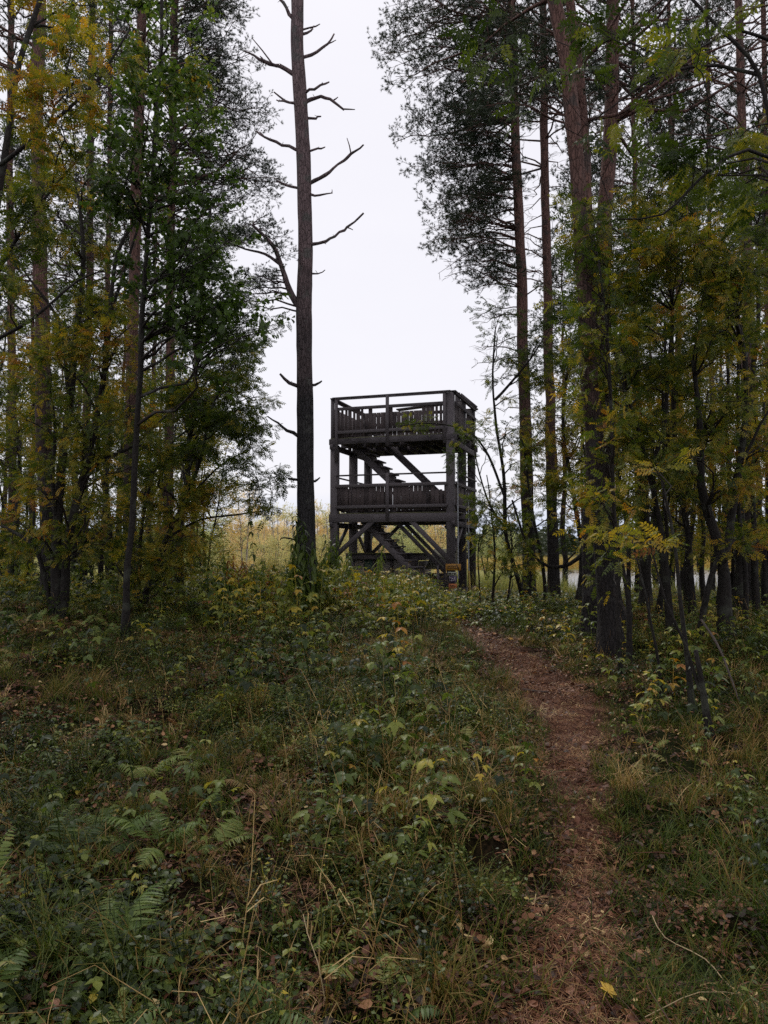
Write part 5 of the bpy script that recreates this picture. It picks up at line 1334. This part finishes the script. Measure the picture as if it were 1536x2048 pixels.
# ================================================================== plants and small things one can point at
def mesh_of(name, VT, mat, tint=False):
    me = raw_mesh(name, VT[0], VT[1]); me.materials.append(mat); put_tint(me, VT); return me
fern_mesh = [mesh_of('frond', fern_frond(l_, 21, d_), M_FERN) for l_, d_ in ((.46, .5), (.40, .7), (.50, .3), (.38, .9))]
ferns = [  # px, py of base, scale, tint, label
    (215, 1690, 1.0, .38, 'fresh green fern hanging its frond tip down, left of the smaller bright fern'),
    (425, 1725, .62, .48, 'small bright green fern right of the large hanging fern'),
    (320, 1745, .8, .42, 'mid-sized green fern between the large hanging fern and the small bright fern'),
    (130, 1640, .75, .5, 'yellow-green fern above and left of the large hanging fern'),
    (300, 1575, .85, .55, 'pale feathery fern halfway up the slope'),
    (390, 1540, .7, .6, 'feathery yellowing fern uphill of the pale feathery fern'),
    (500, 1610, .6, .92, 'dry brown fern right of the pale feathery fern'),
    (480, 1690, .5, .5, 'tiny fern beside the small bright green fern'),
    (230, 1980, .85, .33, 'dark fern at the bottom of the view beneath the sedge'),
]
fr_rng = random.Random(8)
for (px, py, s_, tn, lab) in ferns:
    b = gpt(px, py); root = empty('fern', b, fr_rng.uniform(0, 6), label=lab, category='fern'); nf = 5 if s_ > .7 else 4
    for k in range(nf):
        f = obj('frond', fern_mesh[fr_rng.randrange(4)], root, tint=tn + fr_rng.uniform(-.08, .08)); q = s_ * fr_rng.uniform(.55, .95)
        f.rotation_euler = (fr_rng.uniform(-.35, .35), fr_rng.uniform(-.15, .35), k * 6.283 / nf + fr_rng.uniform(-.3, .3)); f.scale = (q, q, q)
ras_mesh = [mesh_of('leaves', raspberry(h_, n_, .072), M_HERB) for h_, n_ in ((.45, 6), (.6, 8), (.38, 5), (.7, 9))]
# herbs built as stem + leaves
def herb(name, label, px, py, h, n, s, tint, cat='plant', kind='ras', group=None, Y=None, w=.24, lean=.2):
    if Y is None: b = gpt(px, py)
    else:
        x = (px - 768) / F_PX * Y; b = np.array([x, Y, float(ground(x, Y))])
    root = empty(name, b, pr.uniform(0, 6), label=label, category=cat)
    if group: root['group'] = group
    top = np.array([pr.uniform(0, lean) * h, 0, h])
    c_ = catmull([(0, 0, -.02), top * .5 + [-.02, .02, 0], top], .1); mb = MB(); mb.add(*tube(c_, np.linspace(.006 if h > .8 else .004, .002, len(c_)), 5))
    me = mb.mesh('stem', M_HERB); obj('stem', me, root, tint=tint)
    if kind == 'ras':
        for k in range(n):
            t_ = .3 + .7 * k / (n - 1); p_ = np.array([np.interp(t_, np.linspace(0, 1, len(c_)), c_[:, i]) for i in range(3)]); yw = k * 2.4 + pr.uniform(-.4, .4)
            el = pr.uniform(.0, .5); pet = pr.uniform(.05, .11)
            mb = MB(); mb.add(*tube([(0, 0, 0), (pet * .5, 0, .01), (pet, 0, 0)], [.0018, .0015, .0012], 3)); put(mb, tri_leaf(pr, s * pr.uniform(.75, 1.15)), (pet, 0, 0), 0, -el - .25, pr.uniform(-.3, .3))
            o = obj('leaf', mb.mesh('leaf', M_HERB), root, tint=min(1, max(0, tint + pr.gauss(0, .09)))); o.location = Vector(p_); o.rotation_euler = (pr.uniform(-.2, .2), -el, yw)
    else:
        mb = MB()
        for k in range(n):
            t_ = .22 + .78 * k / (n - 1); p_ = np.array([np.interp(t_, np.linspace(0, 1, len(c_)), c_[:, i]) for i in range(3)])
            for q in (0, 1):
                yw = k * 1.57 + q * 3.14 + pr.uniform(-.35, .35); sz = s * (1.15 - .6 * max(0, t_ - .6) / .4) * pr.uniform(.75, 1.2)
                put(mb, leaf_shape(sz, sz * w, TOOTH if w > .3 else LEAFLET, .3, .6), p_, yw, -pr.uniform(.1, 1.0), pr.uniform(-.3, .3), 1, pr.gauss(0, .06))
        obj('leaves', mb.mesh('leaves', M_HERB, True, True), root, tint=tint, kind='stuff')
    return root
hs = [(800, 1385, .62, 9, .085, .84, 'yellow-leaved raspberry cane standing tallest in the middle of the slope'),
      (700, 1700, .30, 5, .085, .34, 'low green plant with broad toothed leaves left of the path, lower slope'),
      (745, 1400, .42, 6, .085, .45, 'leafy green cane just left of the yellow-leaved cane'),
      (850, 1480, .36, 5, .08, .3, 'green cane beside the path with a flat pale leaf on top'),
      (720, 1545, .34, 5, .075, .4, 'green-yellow cane above the low broad-leaved plant'),
      (120, 1330, .30, 5, .08, .58, 'yellow-green cane low under the left-hand rowan'),
      (280, 1290, .24, 4, .09, .68, 'pale yellow cane at the foot of the aspen sapling'),
      (360, 1345, .22, 4, .08, .55, 'small yellow-green cane right of the aspen sapling'),
      (1130, 1300, .34, 6, .085, .70, 'yellowish cane where the path bends, in front of the pines'),
      (1300, 1430, .30, 6, .08, .86, 'orange-yellow low shrub right of the path bend'),
      (1350, 1390, .34, 6, .08, .84, 'orange-yellow low shrub next to the thin bent sapling'),
      (1420, 1420, .45, 7, .085, .42, 'green leafy shrub behind the kinked sapling'),
      (1370, 1360, .5, 7, .085, .45, 'green leafy shrub between the thin saplings'),
      (590, 1330, .36, 6, .08, .4, 'green cane in front of the bare pine'),
      (930, 1420, .34, 5, .08, .38, 'green cane left of the wide part of the path'),
      (1215, 1370, .25, 5, .07, .62, 'yellow-green shoot at the foot of the thick leaning pine')]
for (px, py, h_, n_, s_, tn, lab) in hs: herb('raspberry_cane', lab, px, py, h_, n_, s_, tn)
# willowherb round the bare pine and the tower's front left leg
k = 0
for px, Y, h_, tn in [(594, 11.4, 1.05, .3), (604, 11.3, 1.35, .26), (617, 11.35, 1.5, .25), (628, 11.5, 1.1, .3), (610, 11.1, .8, .34), (638, 11.6, .8, .4), (586, 11.6, .7, .45), (598, 11.2, 1.2, .32), (611, 11.5, 1.65, .22), (622, 11.2, 1.25, .3), (632, 11.3, .95, .36), (606, 11.6, .95, .3)]:
    herb('willowherb', 'tall drooping green willowherb crowding the foot of the bare pine', px, 0, h_, 20, .19, tn, kind='w', group='willowherb round the bare pine', Y=Y, w=.30)
for px, Y, h_, tn in [(655, 16, 1.3, .32), (668, 16.4, 1.6, .28), (680, 16, 1.35, .3), (692, 15.6, 1.0, .35), (663, 15, 1.0, .38), (650, 17, 1.1, .4), (705, 16.5, .9, .4), (745, 17, 1.25, .4), (752, 17.3, 1.0, .45), (700, 14.5, .7, .5), (660, 16.2, 1.55, .3), (674, 16.2, 1.25, .34), (686, 16.5, 1.2, .28)]:
    herb('willowherb', 'tall drooping green willowherb before the front left tower leg', px, 0, h_, 20, .20, tn, kind='w', group='willowherb before the tower leg', Y=Y, w=.30)
for px, Y, h_, tn in [(448, 14, .95, .5), (470, 13.5, 1.1, .95), (480, 13.7, 1.0, .97), (500, 14, .8, .55), (512, 13, .75, .4), (545, 13, .8, .3), (530, 13.4, .9, .45), (560, 14, .7, .95), (456, 13.2, .9, .98), (492, 13.1, .85, .97), (523, 13.8, .95, .3), (538, 12.8, .75, .99), (575, 13.2, .8, .35), (464, 14.2, 1.0, .4)]:
    herb('willowherb', 'withered brown willowherb stalk standing against the meadow left of the bare pine' if tn > .9 else 'green willowherb standing against the meadow left of the bare pine', px, 0, h_, 18, .16, tn, kind='w', group='withered willowherb left of the bare pine' if tn > .9 else 'green willowherb left of the bare pine', Y=Y, w=.28)
herb('meadow_sapling', 'leafy young shoot standing alone against the sky left of the bare pine', 512, 0, 1.9, 9, .11, .32, Y=13.2, w=.5, kind='w')
# sedge clumps in the foreground
for (px, py, s_, tn, lab) in [(110, 1960, 1.0, .35, 'big dark arching sedge clump in the bottom left corner'), (250, 1975, .9, .33, 'dark sedge clump right of the biggest one, bottom left'), (880, 1985, .75, .58, 'straw-flecked sedge clump left of the path near the bottom'), (885, 1490, .9, .3, 'dark sedge clump beside the upper path'), (960, 1810, .6, .45, 'small sedge clump by the path on the lower slope')]:
    b = gpt(px, py); o = obj('sedge_clump', mesh_of('sedge_clump', blade_tuft(150, .40, .0038, .95, 1.5, .05), M_GRASS), None, label=lab, category='sedge', tint=tn); o.location = Vector(b); o.scale = (s_,) * 3
# single fallen leaves
def lone_leaf(px, py, s, tn, lab, rz, tilt=(.3, -.2)):
    b = gpt(px, py); mb = MB()
    lobes = [(0, 1), (.9, .8), (-.9, .8), (1.9, .5), (-1.9, .5)]
    for a, q in lobes: put(mb, leaf_shape(s * .62 * q, s * .44 * q, TOOTH, .12, .25), (0, 0, 0), a, 0)
    mb.add(*tube([(0, 0, 0), (-s * .3, .004, .004), (-s * .6, 0, -.004)], [.0012, .001, .0008], 4))
    o = obj('fallen_leaf', mb.mesh('fallen_leaf', M_LONE), None, label=lab, category='leaf', tint=tn); o.location = Vector(b) + Vector((0, 0, .07 if s > .05 else .05)); o.rotation_euler = (tilt[0], tilt[1], rz)
M_LONE = leaf_mat('bright_fallen_leaf', [(0, (.55, .36, .05)), (.5, (.50, .30, .04)), (1, (.26, .12, .06))], trans=.2)
lone_leaf(1216, 1990, .085, .0, 'bright yellow fallen leaf on the path at the bottom of the view', 1.0, (.5, -.1))
lone_leaf(246, 1906, .034, .3, 'small yellow-orange fallen leaf in the grass at the lower left', 2.0)
lone_leaf(838, 1590, .04, .1, 'yellow fallen leaf caught on a plant in the middle of the slope', .3)
lone_leaf(1272, 1512, .05, .2, 'pale yellow fallen leaf right of the upper path', 3.0)
lone_leaf(1140, 1672, .04, 1.0, 'reddish fallen leaf lying on the middle of the path', 4.0)
lone_leaf(1020, 1288, .09, .7, 'pale brown fallen leaf on the far bend of the path', .5)
# lying sticks and bent stalks
def stick(name, label, cat, pxs, r0, r1, mat, lift=.03):
    pts = [gpt(*q[:2]) + np.array([0, 0, lift + (q[2] if len(q) > 2 else 0)]) for q in pxs]
    c_ = catmull(pts, .06); mb = MB(); mb.add(*tube(c_, np.linspace(r0, r1, len(c_)), 6, .15, 20, 3, cap=True)); b = c_[0].copy(); mb.V[0] = mb.V[0] - b
    o = obj(name, mb.mesh(name, mat), None, label=label, category=cat); o.location = Vector(b)
STRAW = plain_mat('pale_straw', (.34, .25, .13), .6)
STICK = plain_mat('dead_stick', (.05, .035, .028), .8)
stick('dry_stalk', 'long pale bent stalk crossing the lower right grass', 'stalk', [(1305, 1835, .05), (1330, 1875, .04), (1410, 1925, .04), (1460, 1985, .03), (1530, 2050, .02)], .0022, .0018, STRAW)
stick('dry_stalk', 'short pale upright stalk at the bottom of the slope, left of the sedge', 'stalk', [(650, 2010, 0), (636, 1990, .1), (615, 1950, .17), (606, 1930, .2)], .0022, .0014, STRAW)
stick('dry_stalk', 'thin yellow stalk lying along the bottom right edge', 'stalk', [(1290, 2046, .02), (1400, 2030, .03), (1500, 2020, .03)], .0018, .0014, STRAW)
stick('stick', 'dark short stick across the upper path', 'stick', [(1045, 1374), (1065, 1376), (1095, 1378)], .012, .008, STICK, .02)
stick('root', 'dark root edge crossing the path below the bend', 'root', [(1100, 1492), (1120, 1494), (1150, 1462), (1160, 1460)], .012, .009, STICK, .0)
stick('fallen_branch', 'fallen grey branch slanting down through the right-hand thicket', 'branch', [(1405, 1340, .5), (1440, 1370, .3), (1480, 1420, .05)], .012, .007, STICK, .03)
stick('fallen_branch', 'thin fallen branch arching over the slope left of the bare pine', 'branch', [(490, 1280, .02), (540, 1268, .10), (600, 1262, .05)], .008, .005, STICK, .03)
stick('dry_stalk', 'pale hooked stalk left of the canes in the middle of the slope', 'stalk', [(530, 1378, 0), (522, 1345, .12), (535, 1330, .16)], .003, .002, STRAW)
print('crown tris', TRIS[0], 'all meshes', sum(len(m_.polygons) for m_ in bpy.data.meshes))
